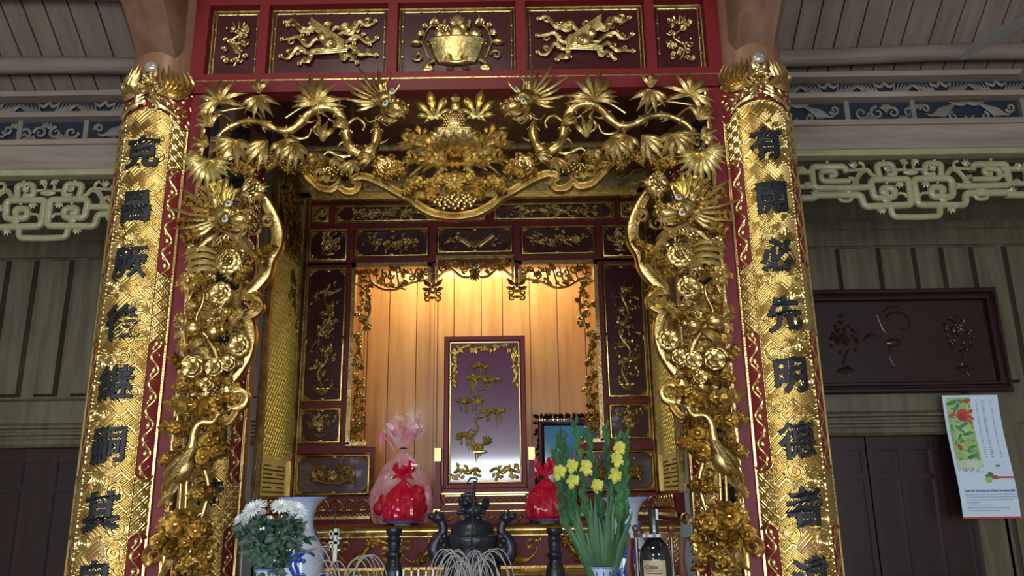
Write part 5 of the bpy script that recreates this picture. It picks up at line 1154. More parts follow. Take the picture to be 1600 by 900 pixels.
# flip check: brackets face inwards
# ---- niche recess behind the screen
nb = []
mb = MB()
x = -1.02; rn = random.Random(2)
while x < 1.02:
    wd = rn.choice((.13, .17, .22)); g = .004
    mb.box((x+g, 6.25, 1.42), (x+wd-g, 6.29, 3.6))
    if rn.random() < .55: mb.box((x+wd-.055, 6.235, 1.42), (x+wd-.03, 6.26, 3.6)); mb.box((x+wd-.02, 6.24, 1.42), (x+wd-.008, 6.26, 3.6))
    x += wd
mb.box((-1.05, 6.28, 1.42), (1.05, 6.31, 3.6)); ST('wall_back_middle', mb, NICHEW, 20)
mb = MB(); mb.box((-1.05, 5.66, 1.421), (-1.0, 6.24, 3.6)); mb.box((1.0, 5.66, 1.421), (1.05, 6.24, 3.6)); mb.box((-1.05, 5.66, 3.56), (1.05, 6.24, 3.62)); ST('trim_40', mb, NICHEW, 20)
t = thing('tube_lamp', 'warm tube lamp inside the niche behind the screen head', 'lamp', (0, 6.02, 3.5))
mb = MB(); mb.box((-.8, 5.99, 3.47), (.8, 6.05, 3.555)); mb.obj('housing', mat('lamp_housing', (.6, .6, .6), .4), t)
t = thing('hall_lamp', 'small tube lamp hung above the hall', 'lamp', (-.6, .9, 5.0))
mb = MB(); mb.box((-1.25, .83, 4.93), (.05, .97, 5.0)); mb.obj('housing', mat('lamp_housing_hall', (.6, .6, .6), .4), t); mb = MB(); mb.tube([(-.6, .9, 5.0), (-.6, .9, roofz(.9))], .01); mb.obj('hanger', STICKB, t)
# ================================================================== ALTAR TABLE
t = thing('altar_table', 'red and gold carved altar table below the niche', 'altar table', (0, 5.2, 0))
TX = 1.215; TZ = 1.42
B('top', (-TX, 4.76, TZ-.02), (TX, 6.23, TZ), RED, t)
prof = [(4.80, TZ), (4.755, TZ), (4.745, TZ-.012), (4.755, TZ-.022), (4.755, TZ-.03), (4.775, TZ-.045), (4.785, TZ-.055), (4.785, TZ-.06), (4.83, TZ-.06)]
mb = MB(); mb.sweep(None, [[Vector((x, y, z)) for y, z in prof] for x in (-TX, TX)]); mb.obj('top_cornice', GOLD, t, 25)
B('apron', (-TX, 4.81, 1.19), (TX, 4.85, 1.37), RED, t)
mb = MB(); mb.sweep(None, [[Vector((x, y, z)) for y, z in ((4.83, 1.195), (4.79, 1.195), (4.785, 1.18), (4.765, 1.165), (4.755, 1.15), (4.765, 1.135), (4.765, 1.12), (4.83, 1.12))] for x in (-TX, TX)]); mb.obj('lower_moulding', GOLD, t, 25)
B('lower_apron', (-TX, 4.82, .3), (TX, 4.85, 1.125), RED, t)
for sx in (-1, 1):
    for y in (4.84, 6.18): B('leg', (sx*1.10, y, 0), (sx*1.20, y+.06, 1.4), RED, t)
for s in (-1, 1):
    mb = MB(); Y = 4.806; q = s
    for x0 in (.10, .46, .80):
        z = 1.28
        mb.blade(smooth([(q*x0, Y, z+.04), (q*(x0+.05), Y-.01, z+.06), (q*(x0+.11), Y-.012, z+.035), (q*(x0+.16), Y-.012, z-.03), (q*(x0+.23), Y-.012, z-.055), (q*(x0+.29), Y, z+.0), (q*(x0+.27), Y, z+.05)], 4), .015, .6, groove=True)
        curl(mb, (q*(x0+.25), Y-.008, z+.03), .035, 1.2, 300 if q > 0 else 240, q, .012, .006); curl(mb, (q*(x0+.02), Y-.006, z-.02), .04, 1.2, 60 if q > 0 else 120, q, .013, .006)
        curl(mb, (q*(x0+.15), Y-.006, z-.045), .026, 1.2, 180, -q, .009, .004)
        for a, L in ((60, .08), (20, .09), (110, .06)): acan(mb, (q*(x0+.07), Y, z+.03), a if q > 0 else 180-a, L, 40, .018, 3, .012)
        for a, L in ((200, .07), (160, .06), (250, .05)): acan(mb, (q*(x0+.20), Y, z-.035), a if q > 0 else 180-a, L, -40, .016, 3, .012)
        bloom(mb, (q*(x0+.30), Y, z+.055), .02, 5, 1)
    mb.obj('scroll_relief', GOLD, t)
    plate('lattice_end_panel', np.linspace(0, .15, 60), np.linspace(1.20, 1.365, 66), lambda u, v: LH(u, v+1.0), None, lambda u, v, h: (s*(1.06+u), 4.805-h, v), [GOLDB], t, .01)
# ---- front offering table, just below the frame's lower edge
FZ = .98
t = thing('offering_table', 'dark red offering table standing in front of the altar, below the vases', 'table', (0, 3.6, 0))
B('tabletop', (-1.02, 2.72, FZ-.04), (1.02, 4.42, FZ), TABLEW, t, bev=.006)
for sx in (-1, 1):
    for y in (2.78, 4.28): B('leg', (sx*.88, y, 0), (sx*.96, y+.08, FZ-.04), TABLEW, t)
B('rail', (-.92, 2.80, FZ-.16), (.92, 2.84, FZ-.04), TABLEW, t)
# ================================================================== THINGS ON THE ALTAR
t = thing('tablet_screen', 'red framed glossy screen with gold bonsai relief, centre of the altar', 'altar screen', (.083, 5.2, TZ))
CX = .083
mb = MB(); mb.ring(CX-.267, 1.63, CX+.267, 2.612, 5.20, [(0, -.05), (0, .015), (.006, .022), (.028, .022), (.036, .012), (.036, -.05)]); mb.obj('frame', REDH, t, 25)
B('glass', (CX-.235, 5.205, 1.66), (CX+.235, 5.215, 2.58), GLASS, t)
mb = MB(); mb.ring(CX-.232, 1.665, CX+.232, 2.578, 5.202, [(0, 0), (0, .01), (.005, .012), (.009, .01), (.009, 0)])
rn = random.Random(8); Y = 5.199
for i in range(30):
    u = i/29; x = CX-.215+.43*u; z = 2.56-.012-(.018*abs(math.cos(u*PI*2)))-(.03 if u < .1 or u > .9 else 0)
    acan(mb, (x, Y, z), rn.uniform(150, 390), .05, 40, .010, 2, .005)
for s in (-1, 1):
    for i in range(16): z = 2.54-.235*i/15; acan(mb, (CX+s*(.215-.012*rn.random()), Y, z), rn.uniform(200, 340), .045, 40*s, .009, 2, .005)
    mb.tube(smooth([(CX+s*.20, Y, 2.54), (CX+s*.185, Y-.004, 2.45), (CX+s*.208, Y-.004, 2.38), (CX+s*.195, Y, 2.29)]), .006, 6)
mb.obj('gold_openwork', GOLDY, t)
mb = MB(); T_ = lambda px, py: (lambda p: Vector((p.x, Y, p.z)))(W(px, py, 5.2))
mb.tube(smooth([T_(740, 705), T_(735, 688), T_(746, 672), T_(742, 655), T_(752, 640), T_(748, 622), T_(740, 606), T_(750, 590), T_(752, 572)], 4), [.011-.0002*i for i in range(33)], 7)
for a, b in (((746, 655), (768, 645)), ((748, 625), (735, 626)), ((748, 612), (770, 594)), ((742, 676), (728, 684)), ((744, 600), (735, 592))): mb.tube(smooth([T_(*a), T_((a[0]+b[0])/2, a[1]-4), T_(*b)]), .006, 6)
for px, py, rx, n_ in ((750, 572, .04, 7), (768, 594, .055, 9), (738, 590, .04, 7), (734, 628, .085, 13), (770, 644, .075, 12), (726, 682, .055, 9), (745, 700, .03, 6)):
    for i in range(n_): pine(mb, T_(px, py)+Vector((rn.uniform(-rx, rx), -.003, rn.uniform(-.010, .016))), .017, .012, 7, .012)
    for i in range(n_//2): p = T_(px, py)+Vector((rn.uniform(-rx, rx), 0, -.01)); mb.blade([p, p+Vector((rn.uniform(-.01, .01), -.005, -.04)), p+Vector((0, 0, -.07*rn.random()-.03))], .005, .6)
spray(mb, T_(757, 696), 60, .075, 90, 5, .008); mb.ball(T_(750, 706), (.05, .01, .014), 9, 5)
for s in (-1, 1):   # paired dragons at the foot
    mb.tube(smooth([(CX+s*.03, Y, 1.735), (CX+s*.07, Y-.006, 1.755), (CX+s*.11, Y-.006, 1.725), (CX+s*.15, Y-.006, 1.75), (CX+s*.20, Y, 1.73)]), .010, 7)
    for i in range(22): x = CX+s*rn.uniform(.05, .22); acan(mb, (x, Y, rn.uniform(1.69, 1.77)), rn.uniform(0, 360), .04, 40, .009, 2, .005)
mb.obj('bonsai_relief', GOLDY, t)
mb = MB(); mb.box((CX-.27, 5.14, 1.60), (CX+.27, 5.30, 1.63)); mb.box((CX-.26, 5.15, 1.53), (CX+.26, 5.30, 1.60)); mb.box((CX-.275, 5.13, 1.495), (CX+.275, 5.32, 1.535)); mb.box((CX-.285, 5.11, 1.42), (CX+.285, 5.34, 1.495))
mb.obj('stepped_base', RED, t)
mb = MB(); mb.box((CX-.272, 5.136, 1.598), (CX+.272, 5.142, 1.606)); mb.box((CX-.25, 5.145, 1.536), (CX+.25, 5.149, 1.542)); mb.box((CX-.25, 5.145, 1.586), (CX+.25, 5.149, 1.592)); mb.box((CX-.277, 5.126, 1.492), (CX+.277, 5.131, 1.498))
for i in range(16):
    x = CX-.235+.47*i/15
    for a in (45, 135): d = Vector((math.cos(R(a)), 0, math.sin(R(a))))*.020; mb.tube([Vector((x, 5.144, 1.564))-d, Vector((x, 5.144, 1.564))+d], .0035, 5)
for i in range(8): x = CX-.25+.5*(i+.5)/8; curl(mb, (x, 5.105, 1.455), .022, 1.2, 90*i, (-1)**i, .009, .004)
mb.obj('gold_fretwork', GOLDY, t)
mb = MB()
for s in (-1, 1):
    mb.mark(); mb.box((CX+s*.275, 5.10, 1.80), (CX+s*.315, 5.20, 1.88)); mb.box((CX+s*.275, 5.09, 1.44), (CX+s*.318, 5.2, 1.51))
mb.pieces('gold_post_cap', GOLD, t)
for s in (-1, 1):
    mb = MB(); mb.box((CX+s*.278, 5.11, 1.42), (CX+s*.312, 5.2, 1.80)); mb.box((CX+s*.272, 5.10, 1.60), (CX+s*.318, 5.2, 1.65)); mb.box((CX+s*.272, 5.10, 1.53), (CX+s*.318, 5.2, 1.56)); mb.obj('side_post', RED, t)
# framed portrait photograph
t = thing('portrait_photo', 'dark carved frame with blue portrait photo, behind the gladioli', 'framed photo', (.70, 5.95, TZ))
mb = MB(); x0, x1, z0, z1 = .445, 1.0-.02, 1.425, 2.125; Y = 5.90
mb.ring(x0, z0, x1, z1, Y, [(0, -.03), (0, .02), (.01, .03), (.03, .025), (.045, .01), (.045, -.03)])
rn = random.Random(6)
for i in range(34): x = x0-.01+(x1-x0)*i/33; acan(mb, (x, Y-.02, z1+.005), rn.uniform(20, 160), .05, 50, .012, 2, .01)
for i in range(8): acan(mb, (x0, Y-.02, z1-.03-.035*i), rn.uniform(150, 290), .05-.003*i, 50, .012, 2, .01)
mb.obj('carved_frame', ROSEW, t)
B('photo_print', (x0+.04, Y+.0, z0+.04), (x1-.04, Y+.01, z1-.04), PICBLUE, t)
mb = MB(); xc, zc = .78, 1.86
mb.add([(xc+.085*math.cos(2*PI*k/20), Y-.003, zc+.11*math.sin(2*PI*k/20)) for k in range(20)]+[(xc+.085*math.cos(2*PI*k/20), Y, zc+.11*math.sin(2*PI*k/20)) for k in range(20)], [tuple(range(20)), tuple(range(20, 40))]+[(k, (k+1) % 20, (k+1) % 20+20, k+20) for k in range(20)])
mb.add([(xc-.17, Y-.002, 1.48), (xc+.14, Y-.002, 1.48), (xc+.13, Y-.002, 1.66), (xc+.04, Y-.002, 1.76), (xc-.04, Y-.002, 1.76), (xc-.14, Y-.002, 1.68)]+[(xc-.17, Y, 1.48), (xc+.14, Y, 1.48), (xc+.13, Y, 1.66), (xc+.04, Y, 1.76), (xc-.04, Y, 1.76), (xc-.14, Y, 1.68)], [tuple(range(6)), tuple(range(6, 12))]+[(k, (k+1) % 6, (k+1) % 6+6, k+6) for k in range(6)])
mb.obj('printed_figure', mat('pale_mauve_print', (.42, .36, .46), .15, coat=.8), t)
# cellophane parcels
def plate_dish(x, y, label, r=.118):
    t = thing('plate', label, 'plate', (x, y, TZ)); mb = MB(); mb.lathe((x, y, TZ), [(.05, 0), (.055, .006), (r*.8, .012), (r, .024), (r, .028), (r*.78, .018), (.02, .012)], 36); mb.obj('dish', PORC, t)
    mb = MB(); mb.tube([(x+r*math.cos(2*PI*k/36), y+r*math.sin(2*PI*k/36), TZ+.026) for k in range(36)], .0028, 6, loop=True); mb.obj('blue_rim', COBALT, t)
def wrap(t, name, x, y, z0, rb, zt, ht, m, seed, flare=.07, n=60, squash=1.0, lean=0):
    rn = random.Random(seed); ph = [rn.uniform(0, 6.28) for _ in range(8)]; secs = []
    prof = [(.92, 0), (1.02, .08), (1.05, .25), (1.0, .42), (.85, .60), (.58, .76), (.30, .88), (.13, .95), (.10, 1.0)]
    zs = [(r*rb, z0+(zt-z0)*h) for r, h in prof]; zs += [(rb*.30, zt+ht*.35), (rb*.42+flare*.2, zt+ht*.75), (flare, zt+ht)]
    fine = []
    for i in range(len(zs)-1):
        for k in range(4): u = k/4; fine.append((zs[i][0]*(1-u)+zs[i+1][0]*u, zs[i][1]*(1-u)+zs[i+1][1]*u))
    fine.append(zs[-1])
    mb = MB(); N = len(fine); ncols = n
    vs = []
    for i, (r, z) in enumerate(fine):
        v = i/N
        for k in range(ncols):
            a = 2*PI*k/ncols; fold = .07*math.sin(a*7+ph[0]+v*3)+.06*abs(math.sin(a*11+ph[1]-v*5))+.05*math.sin(a*17+ph[2]+9*v)+.03*math.sin(v*31+a*5+ph[3])
            amp = .6+1.0*v if z < zt else 2.6
            top = (.25*ht*math.sin(a*3+ph[4])+.2*ht*math.sin(a*7+ph[5])) if i > N-5 else 0
            rr = r*(1+fold*amp); vs.append((x+lean*(z-z0)+rr*math.cos(a), y+rr*math.sin(a)*squash, z+top*(i-(N-5))/4 if i > N-5 else z))
    fs = [(i*ncols+k, i*ncols+(k+1) % ncols, (i+1)*ncols+(k+1) % ncols, (i+1)*ncols+k) for i in range(N-1) for k in range(ncols)]
    mb.add(vs, fs); o = mb.obj(name, m, t, 22); md = o.modifiers.new('s', 'SOLIDIFY'); md.thickness = .0012; return o
q = W(629, 812, 5.02)
plate_dish(q.x, 5.02, 'white plate with blue rim under the left red parcel')
t = thing('red_gift_parcel', 'red cellophane parcel on a plate, in front of the pink basket', 'gift parcel', (q.x, 5.02, TZ+.02))
wrap(t, 'cellophane', q.x, 5.02, TZ+.022, .108, TZ+.275, .075, CELLO, 3, .05, lean=.02)
mb = MB(); [(mb.mark(), mb.ball((q.x+.04*math.cos(a), 5.02+.04*math.sin(a), TZ+.07+.05*(i % 2)), .04, 10, 7)) for i, a in enumerate((0, 1.5, 3, 4.5, 5.6))]; mb.pieces('wrapped_fruit', FRUITR, t)
mb = MB(); mb.tube([(q.x+.02*math.cos(2*PI*k/16), 5.02+.02*math.sin(2*PI*k/16), TZ+.275) for k in range(16)], .005, 6, loop=True)
for s in (-1, 1): mb.blade(smooth([(q.x, 5.0, TZ+.275), (q.x+s*.035, 4.98, TZ+.29), (q.x+s*.07, 4.99, TZ+.265)]), .012, .5)
mb.obj('red_bow', CELLO, t)
q2 = W(628, 812, 5.26)
t = thing('pink_gift_basket', 'tall pink cellophane basket gathered at the top, left of the central screen', 'gift basket', (q2.x, 5.26, TZ))
wrap(t, 'cellophane', q2.x, 5.26, TZ+.002, .178, TZ+.47, .16, PINKC, 11, .105, n=72, squash=.62)
mb = MB(); mb.lathe((q2.x, 5.26, TZ+.004), [(.09, 0), (.10, .01), (.12, .12), (.125, .16), (.12, .165), (.10, .16)], 28, wob=lambda a, b: 1+.02*math.cos(a*2*PI*28)); mb.obj('basket', FRUITR, t)
mb = MB(); mb.box((q2.x-.105, 5.23, TZ+.16), (q2.x-.015, 5.29, TZ+.33)); mb.box((q2.x+.02, 5.24, TZ+.14), (q2.x+.11, 5.30, TZ+.37)); mb.obj('cream_box', CREAM, t)
mb = MB(); [(mb.mark(), mb.ball((q2.x+.05*k, 5.20-.01*abs(k), TZ+.10+.05*(j_ % 3)), (.040, .03, .045), 10, 7)) for j_, k in enumerate((-2.5, -2.0, -1.5, -2.6, 1.6, 2.2, 2.6, 2.4, 1.9))]; mb.pieces('red_packet', FRUITR, t)
mb = MB(); mb.tube([(q2.x+.02*math.cos(2*PI*k/16), 5.26+.02*math.sin(2*PI*k/16), TZ+.472) for k in range(16)], .006, 6, loop=True); mb.obj('green_tie', LEAF, t)
mb = MB(); rn = random.Random(4)
for k in range(6):
    a = R(110+rn.uniform(-25, 40)); mb.blade(smooth([(q2.x-.06, 5.28, TZ+.45), (q2.x-.10-.01*k, 5.27, TZ+.52+.01*k), (q2.x-.15+.01*rn.random(), 5.28, TZ+.58-.03*k)]), .0055, .3)
mb.obj('pink_ribbon', mat('pink_ribbon', (.75, .12, .32), .3), t)
q = W(855, 811, 5.05)
plate_dish(q.x, 5.05, 'white plate with blue rim under the right red parcel')
t = thing('red_gift_parcel', 'red cellophane parcel on a plate, in front of the portrait photo', 'gift parcel', (q.x, 5.05, TZ+.02))
wrap(t, 'cellophane', q.x, 5.05, TZ+.022, .118, TZ+.275, .085, CELLO, 5, .05)
mb = MB(); [(mb.mark(), mb.ball((q.x+.045*math.cos(a), 5.05+.045*math.sin(a), TZ+.075+.05*(i % 2)), .045, 10, 7)) for i, a in enumerate((0, 1.5, 3, 4.5, 5.6))]; mb.pieces('wrapped_fruit', FRUITR, t)
mb = MB()
for s in (-1, 1): mb.blade(smooth([(q.x, 5.03, TZ+.28), (q.x+s*.045, 5.01, TZ+.30), (q.x+s*.075, 5.02, TZ+.255)]), .014, .5)
mb.obj('red_bow', CELLO, t)
q = W(838, 772, 5.35)
t = thing('small_sauce_bottle', 'small dark bottle with red cap behind the right red parcel', 'bottle', (q.x, 5.35, TZ))
mb = MB(); mb.lathe((q.x, 5.35, TZ), [(.034, 0), (.036, .01), (.036, .20), (.030, .235), (.014, .265), (.013, .29)], 24); mb.obj('body', GLASSB, t)
mb = MB(); mb.lathe((q.x, 5.35, TZ+.288), [(.016, 0), (.016, .024), (.012, .027)], 20); mb.obj('red_cap', FRUITR, t)
# ================================================================== THINGS ON THE OFFERING TABLE
def vase(px, Y, label, mir):
    c = W(px, 778, Y); x = c.x; k = Y/FPX
    t = thing('porcelain_vase', label, 'vase', (x, Y, FZ), 'tall blue and white vases')
    zz = lambda py: W(px, py, Y).z-FZ
    prof = [(.070, 0), (.074, .012), (.070, .03), (.085, .10), (.112, .18), (.124, .245), (.122, .285), (36*k, zz(862)+.0), (30*k, zz(850)), (23*k, zz(838)), (19.5*k, zz(828)), (18.3*k, zz(818)), (19*k, zz(806)), (22*k, zz(794)), (27*k, zz(786)), (33*k, zz(781)), (36.6*k, zz(778)), (36.2*k, zz(776.6)), (32*k, zz(779)), (20*k, zz(795)), (16*k, zz(818))]
    sp = smooth([(r, 0, z) for r, z in prof], 3); P_ = [(p.x, p.z) for p in sp]
    mb = MB(); mb.lathe((x, Y, FZ), P_, 48, closed=False); o = mb.obj('body', PORC, t, 60)
    out = P_[:49]
    def S(a, z, d=.0012):
        for i in range(len(out)-1):
            if out[i][1] <= z <= out[i+1][1]: u = (z-out[i][1])/(out[i+1][1]-out[i][1]+1e-9); r = out[i][0]*(1-u)+out[i+1][0]*u; break
        else: r = .07
        return Vector((x+(r+d)*math.sin(a)*mir, Y-(r+d)*math.cos(a), FZ+z))
    mb = MB(); rn = random.Random(6)
    def stroke(pts, w_): mb.tube([S(a, z) for a, z in ([(p.x, p.z) for p in smooth([(a, 0, z) for a, z in pts], 5)])], w_, 5)
    def blob(a, z, r):
        p = S(a, z, 0); mb.ball(p, (r, r, r*.9), 8, 5)
    for rot in (0, 2.1, 4.2):
        stroke([(rot-.1, .17), (rot+.12, .23), (rot-.1, .29), (rot+.2, .34), (rot+.02, .39), (rot+.3, .43)], .010); stroke([(rot+.05, .16), (rot+.25, .24), (rot+.12, .30), (rot+.45, .345)], .008)
        stroke([(rot+.1, .335), (rot+.5, .35), (rot+.85, .325)], .007); stroke([(rot+.0, .30), (rot-.35, .33), (rot-.6, .31)], .007)
        for i in range(12): blob(rot+.25+rn.uniform(-.35, .35), .425+rn.uniform(-.03, .035), rn.uniform(.009, .016))
        for i in range(14): blob(rot+rn.uniform(-.7, .9), .325+rn.uniform(-.022, .018), rn.uniform(.007, .014))
        for i in range(7):
            for j in range(3): r_ = .012+.007*i; pass
        for i in range(6): stroke([(rot+.35+(.05+.045*i)*math.cos(q_*.7+i), .19+(.008+.010*i)*math.sin(q_*.7+i)) for q_ in range(9)], .0032)
        for i in range(5):
            a = rot-.75+.12*i; stroke([(a, .15), (a+.03, .19+.02*(i % 2)), (a-.02, .23)], .004)
            for j in range(5): stroke([(a, .16+.015*j), (a+.09*(-1)**j, .172+.015*j)], .0045)
    for z in (.05, .06): mb.tube([S(2*PI*k_/40, z) for k_ in range(40)], .0015, 5, loop=True)
    o = mb.obj('blue_painting', COBALT, t)
    mb = MB(); r = 36.4*k; z = FZ+zz(777.0); mb.tube([(x+r*math.cos(2*PI*k_/40), Y+r*math.sin(2*PI*k_/40), z) for k_ in range(40)], .0022, 6, loop=True); mb.obj('blue_rim', COBALT, t)
vase(472.5, 4.2, 'tall blue and white porcelain vase behind the white chrysanthemums', 1)
vase(976, 4.2, 'tall blue and white porcelain vase behind the gladioli and the wine bottle', -1)
def small_vase(px, py, Y, r, label):
    c = W(px, py, Y); h = c.z-FZ; t = thing('small_vase', label, 'vase', (c.x, Y, FZ), 'small white flower vases')
    mb = MB(); P_ = [(p.x, p.z) for p in smooth([(.04, 0, 0), (.044, 0, .01), (.055, 0, h*.35), (.052, 0, h*.55), (r*.55, 0, h*.80), (r*.72, 0, h*.92), (r, 0, h), (r*.94, 0, h), (r*.62, 0, h*.90), (r*.5, 0, h*.8)], 3)]
    mb.lathe((c.x, Y, FZ), P_, 36, closed=False); mb.obj('body', PORC, t, 60)
    mb = MB(); mb.tube([(c.x+r*math.cos(2*PI*k/32), Y+r*math.sin(2*PI*k/32), FZ+h) for k in range(32)], .002, 6, loop=True); [mb.ball((c.x+r*.78*math.sin(a), Y-r*.78*math.cos(a), FZ+h*.93), (.003, .003, .010), 6, 4) for a in [2*PI*k/10 for k in range(10)]]; mb.obj('blue_trim', COBALT, t)
    return c
cv = small_vase(420, 889, 3.5, .060, 'small white porcelain vase holding the chrysanthemums')
gv = small_vase(941, 886, 3.35, .056, 'small white porcelain vase holding the gladioli')
# chrysanthemum sprays
rn = random.Random(21)
def chrys(mb, c, r, face, n=26):
    f = Vector(face).normalized(); a1 = f.orthogonal().normalized(); a2 = f.cross(a1)
    for ring_, (rr, up, m_) in enumerate(((1, .10, n), (.85, .35, n-4), (.62, .6, n-10), (.36, .8, 8))):
        for i in range(m_):
            a = 2*PI*(i+.5*(ring_ % 2))/m_+rn.uniform(-.1, .1); d = (a1*math.cos(a)+a2*math.sin(a)); l = r*rr*rn.uniform(.85, 1.1)
            mb.blade([c+d*r*.05, c+d*l*.55+f*r*(.10+up*.3), c+d*l+f*r*up*.75], r*.085, .35, n=f, prof='petal')
HEADS = [[(398, 797, 22, -10), (375, 812, 12, -25)], [(384, 816, 15, -20), (408, 801, 9, 0)], [(438, 793, 18, 5)], [(462, 797, 19, 18), (452, 788, 9, 5)], [(420, 812, 9, 0), (455, 812, 8, 10)], [(467, 829, 13, 25), (476, 823, 9, 30)]]
for i, hs in enumerate(HEADS):
    t = thing('chrysanthemum_spray', ['white chrysanthemum spray leaning furthest left in the small vase', 'white chrysanthemum spray at the left edge with a drooping half-open head', 'white chrysanthemum spray standing upright in the middle of the bunch', 'white chrysanthemum spray at the top right of the bunch',
              'white chrysanthemum spray with small round buds in the middle', 'white chrysanthemum spray low on the right against the big vase'][i], 'flower', (cv.x, 3.5, cv.z), 'white chrysanthemums in the small vase')
    st_ = MB(); lf = MB()
    for j, (px, py, r, ln) in enumerate(hs):
        h = W(px, py, 3.42+.03*i); base = Vector((cv.x+.02*math.cos(i), 3.5+.02*math.sin(i), cv.z-.06))
        pts = smooth([base, base+Vector((0, 0, .06)), (base+h)/2+Vector((0, 0, -.01)), h-Vector((0, 0, .012))], 5); st_.tube(pts, .003, 5)
        f = MB(); chrys(f, h, r*3.42/FPX, (math.sin(R(ln*2)), -.55, .75)); f.obj('flower_head', WHITE, t, 70)
        for k in range(26):
            p = pts[rn.randrange(4, len(pts)-1)]+Vector((rn.uniform(-.03, .03), rn.uniform(-.03, .03), rn.uniform(-.02, .02)))
            a = rn.uniform(0, 360); d = Vector((math.cos(R(a)), rn.uniform(-.5, .3), math.sin(R(a))*.7+.1)); L = rn.uniform(.03, .06)
            lf.blade([p, p+d*L*.5+Vector((0, -.006, 0)), p+d*L+Vector((0, 0, -.01))], L*.24, .25, n=(rn.uniform(-.5, .5), -1, rn.uniform(-.2, .6)))
            for q_ in (-1, 1): e = p+d*L*.45; s2 = Vector((-d.z, 0, d.x)); lf.blade([e, e+(d+s2*q_).normalized()*L*.35], L*.12, .25, n=(0, -1, .2))
    for k in range(60):   # dense lower foliage
        u = rn.random(); hx = cv.x+(.02+.10*u)*rn.uniform(-1, 1)*1.15; hz = cv.z+.01+.20*u*rn.uniform(.5, 1)
        p = Vector((hx, 3.5+rn.uniform(-.07, .05), hz)); a = rn.uniform(0, 360); d = Vector((math.cos(R(a)), rn.uniform(-.5, .3), math.sin(R(a))*.8+.1)); L = rn.uniform(.025, .05)
        lf.blade([p, p+d*L*.5+Vector((0, -.005, 0)), p+d*L], L*.26, .25, n=(rn.uniform(-.6, .6), -1, rn.uniform(-.2, .6)))
    for k in range(2):
        bx = MB(); p = Vector((cv.x+rn.uniform(-.11, .12), rn.uniform(3.41, 3.48), cv.z+rn.uniform(.03, .24))); bx.ball(p, rn.uniform(.003, .008), 8, 6); bx.obj('bud', WHITE, t)
        st_.tube([p, Vector((cv.x+(p.x-cv.x)*.5, 3.46, p.z-.06))], .0016, 5)
    st_.obj('stem', LEAF, t); lf.obj('leaves', LEAF, t, 60)
# gladioli
GL = [((866, 700), [(874, 737)]), ((873, 676), [(894, 727), (895, 750)]), ((880, 682), []), ((898, 657), [(916, 730)]), ((917, 670), [(933, 758)]), ((946, 664), [(962, 742)]), ((966, 680), [(967, 700), (964, 718)]), ((978, 676), [])]
GLL = ['leftmost gladiolus stalk with green buds', 'gladiolus stalk with two yellow flowers before the portrait', 'plain green gladiolus stalk crossing the portrait photo', 'tall gladiolus stalk left of centre with a yellow bud',
       'gladiolus stalk with the lowest open yellow flower', 'tallest right gladiolus stalk with a yellow flower low on it', 'gladiolus stalk with yellow flowers near its tip', 'rightmost gladiolus stalk, green to the tip']
rn = random.Random(33)
for i, ((tx, ty), fl) in enumerate(GL):
    Yg = 3.30+.02*(i % 3); tip = W(tx, ty, Yg-.02); base = Vector((gv.x-.035+.010*i, 3.35+.01*(i % 2), gv.z-.08))
    t = thing('gladiolus', GLL[i], 'flower', (base.x, base.y, base.z), 'yellow gladioli in the small vase')
    mid = (base+tip)/2+Vector((-.035+.008*i if i < 4 else .02, 0, -.02)); pts = smooth([base, base.lerp(mid, .5)+Vector((0, 0, 0)), mid, mid.lerp(tip, .55), tip], 6)
    mb = MB(); n = len(pts); mb.tube(pts, [.0055-.0035*k/n for k in range(n)], 6); mb.obj('stem', GLAD, t)
    mb = MB()
    for k in range(15):   # sheathed buds up the spike
        u = .46+.53*k/14; p = pts[min(n-1, int(u*(n-1)))]; s = (-1)**k; L = .064*(1.25-u*.6); tg = (pts[min(n-1, int(u*(n-1))+1)]-pts[int(u*(n-1))-1]).normalized()
        sd = Vector((tg.z, 0, -tg.x))*s
        mb.blade([p-tg*.006, p+tg*L*.5+sd*.010+Vector((0, -.006, 0)), p+tg*L+sd*.010], .0125*(1.25-u*.6), .7)
    mb.obj('buds', GLAD, t)
    for k in range(5):
        a = rn.uniform(-.28, .28)+(i-3.5)*.09; L = rn.uniform(.20, .38); q_ = Vector((math.sin(a)*.9, rn.uniform(-.25, .1), math.cos(a))).normalized()
        mb = MB(); b0 = Vector((gv.x+(i-3.5)*.010, 3.34, gv.z-.06)); mb.blade([b0, b0+q_*L*.3, b0+q_*L*.6+Vector((math.sin(a)*.01, 0, 0)), b0+q_*L+Vector((math.sin(a)*.02, 0, -.004))], [.007, .0135, .012, .0008], .15, n=(rn.uniform(-.3, .3), -1, 0)); mb.obj('leaf', GLAD, t)
    for px, py in fl:
        c = W(px, py, Yg-.05); mb = MB()
        for k in range(6):
            a = R(60*k+rn.uniform(-10, 10)+15); d = Vector((math.cos(a), 0, math.sin(a))); r = .027*rn.uniform(.8, 1.15)
            mb.blade([c+Vector((0, .012, -.012)), c+d*r*.4+Vector((0, -.012, 0)), c+d*r*.85+Vector((0, -.022, 0)), c+d*r*1.1+Vector((0, -.010, -.005))], .0095 if k % 2 else .0125, .25, prof='petal')
        mb.tube([c+Vector((0, .02, -.03)), c], .006, 6); mb.obj('flower', YEL, t, 60)
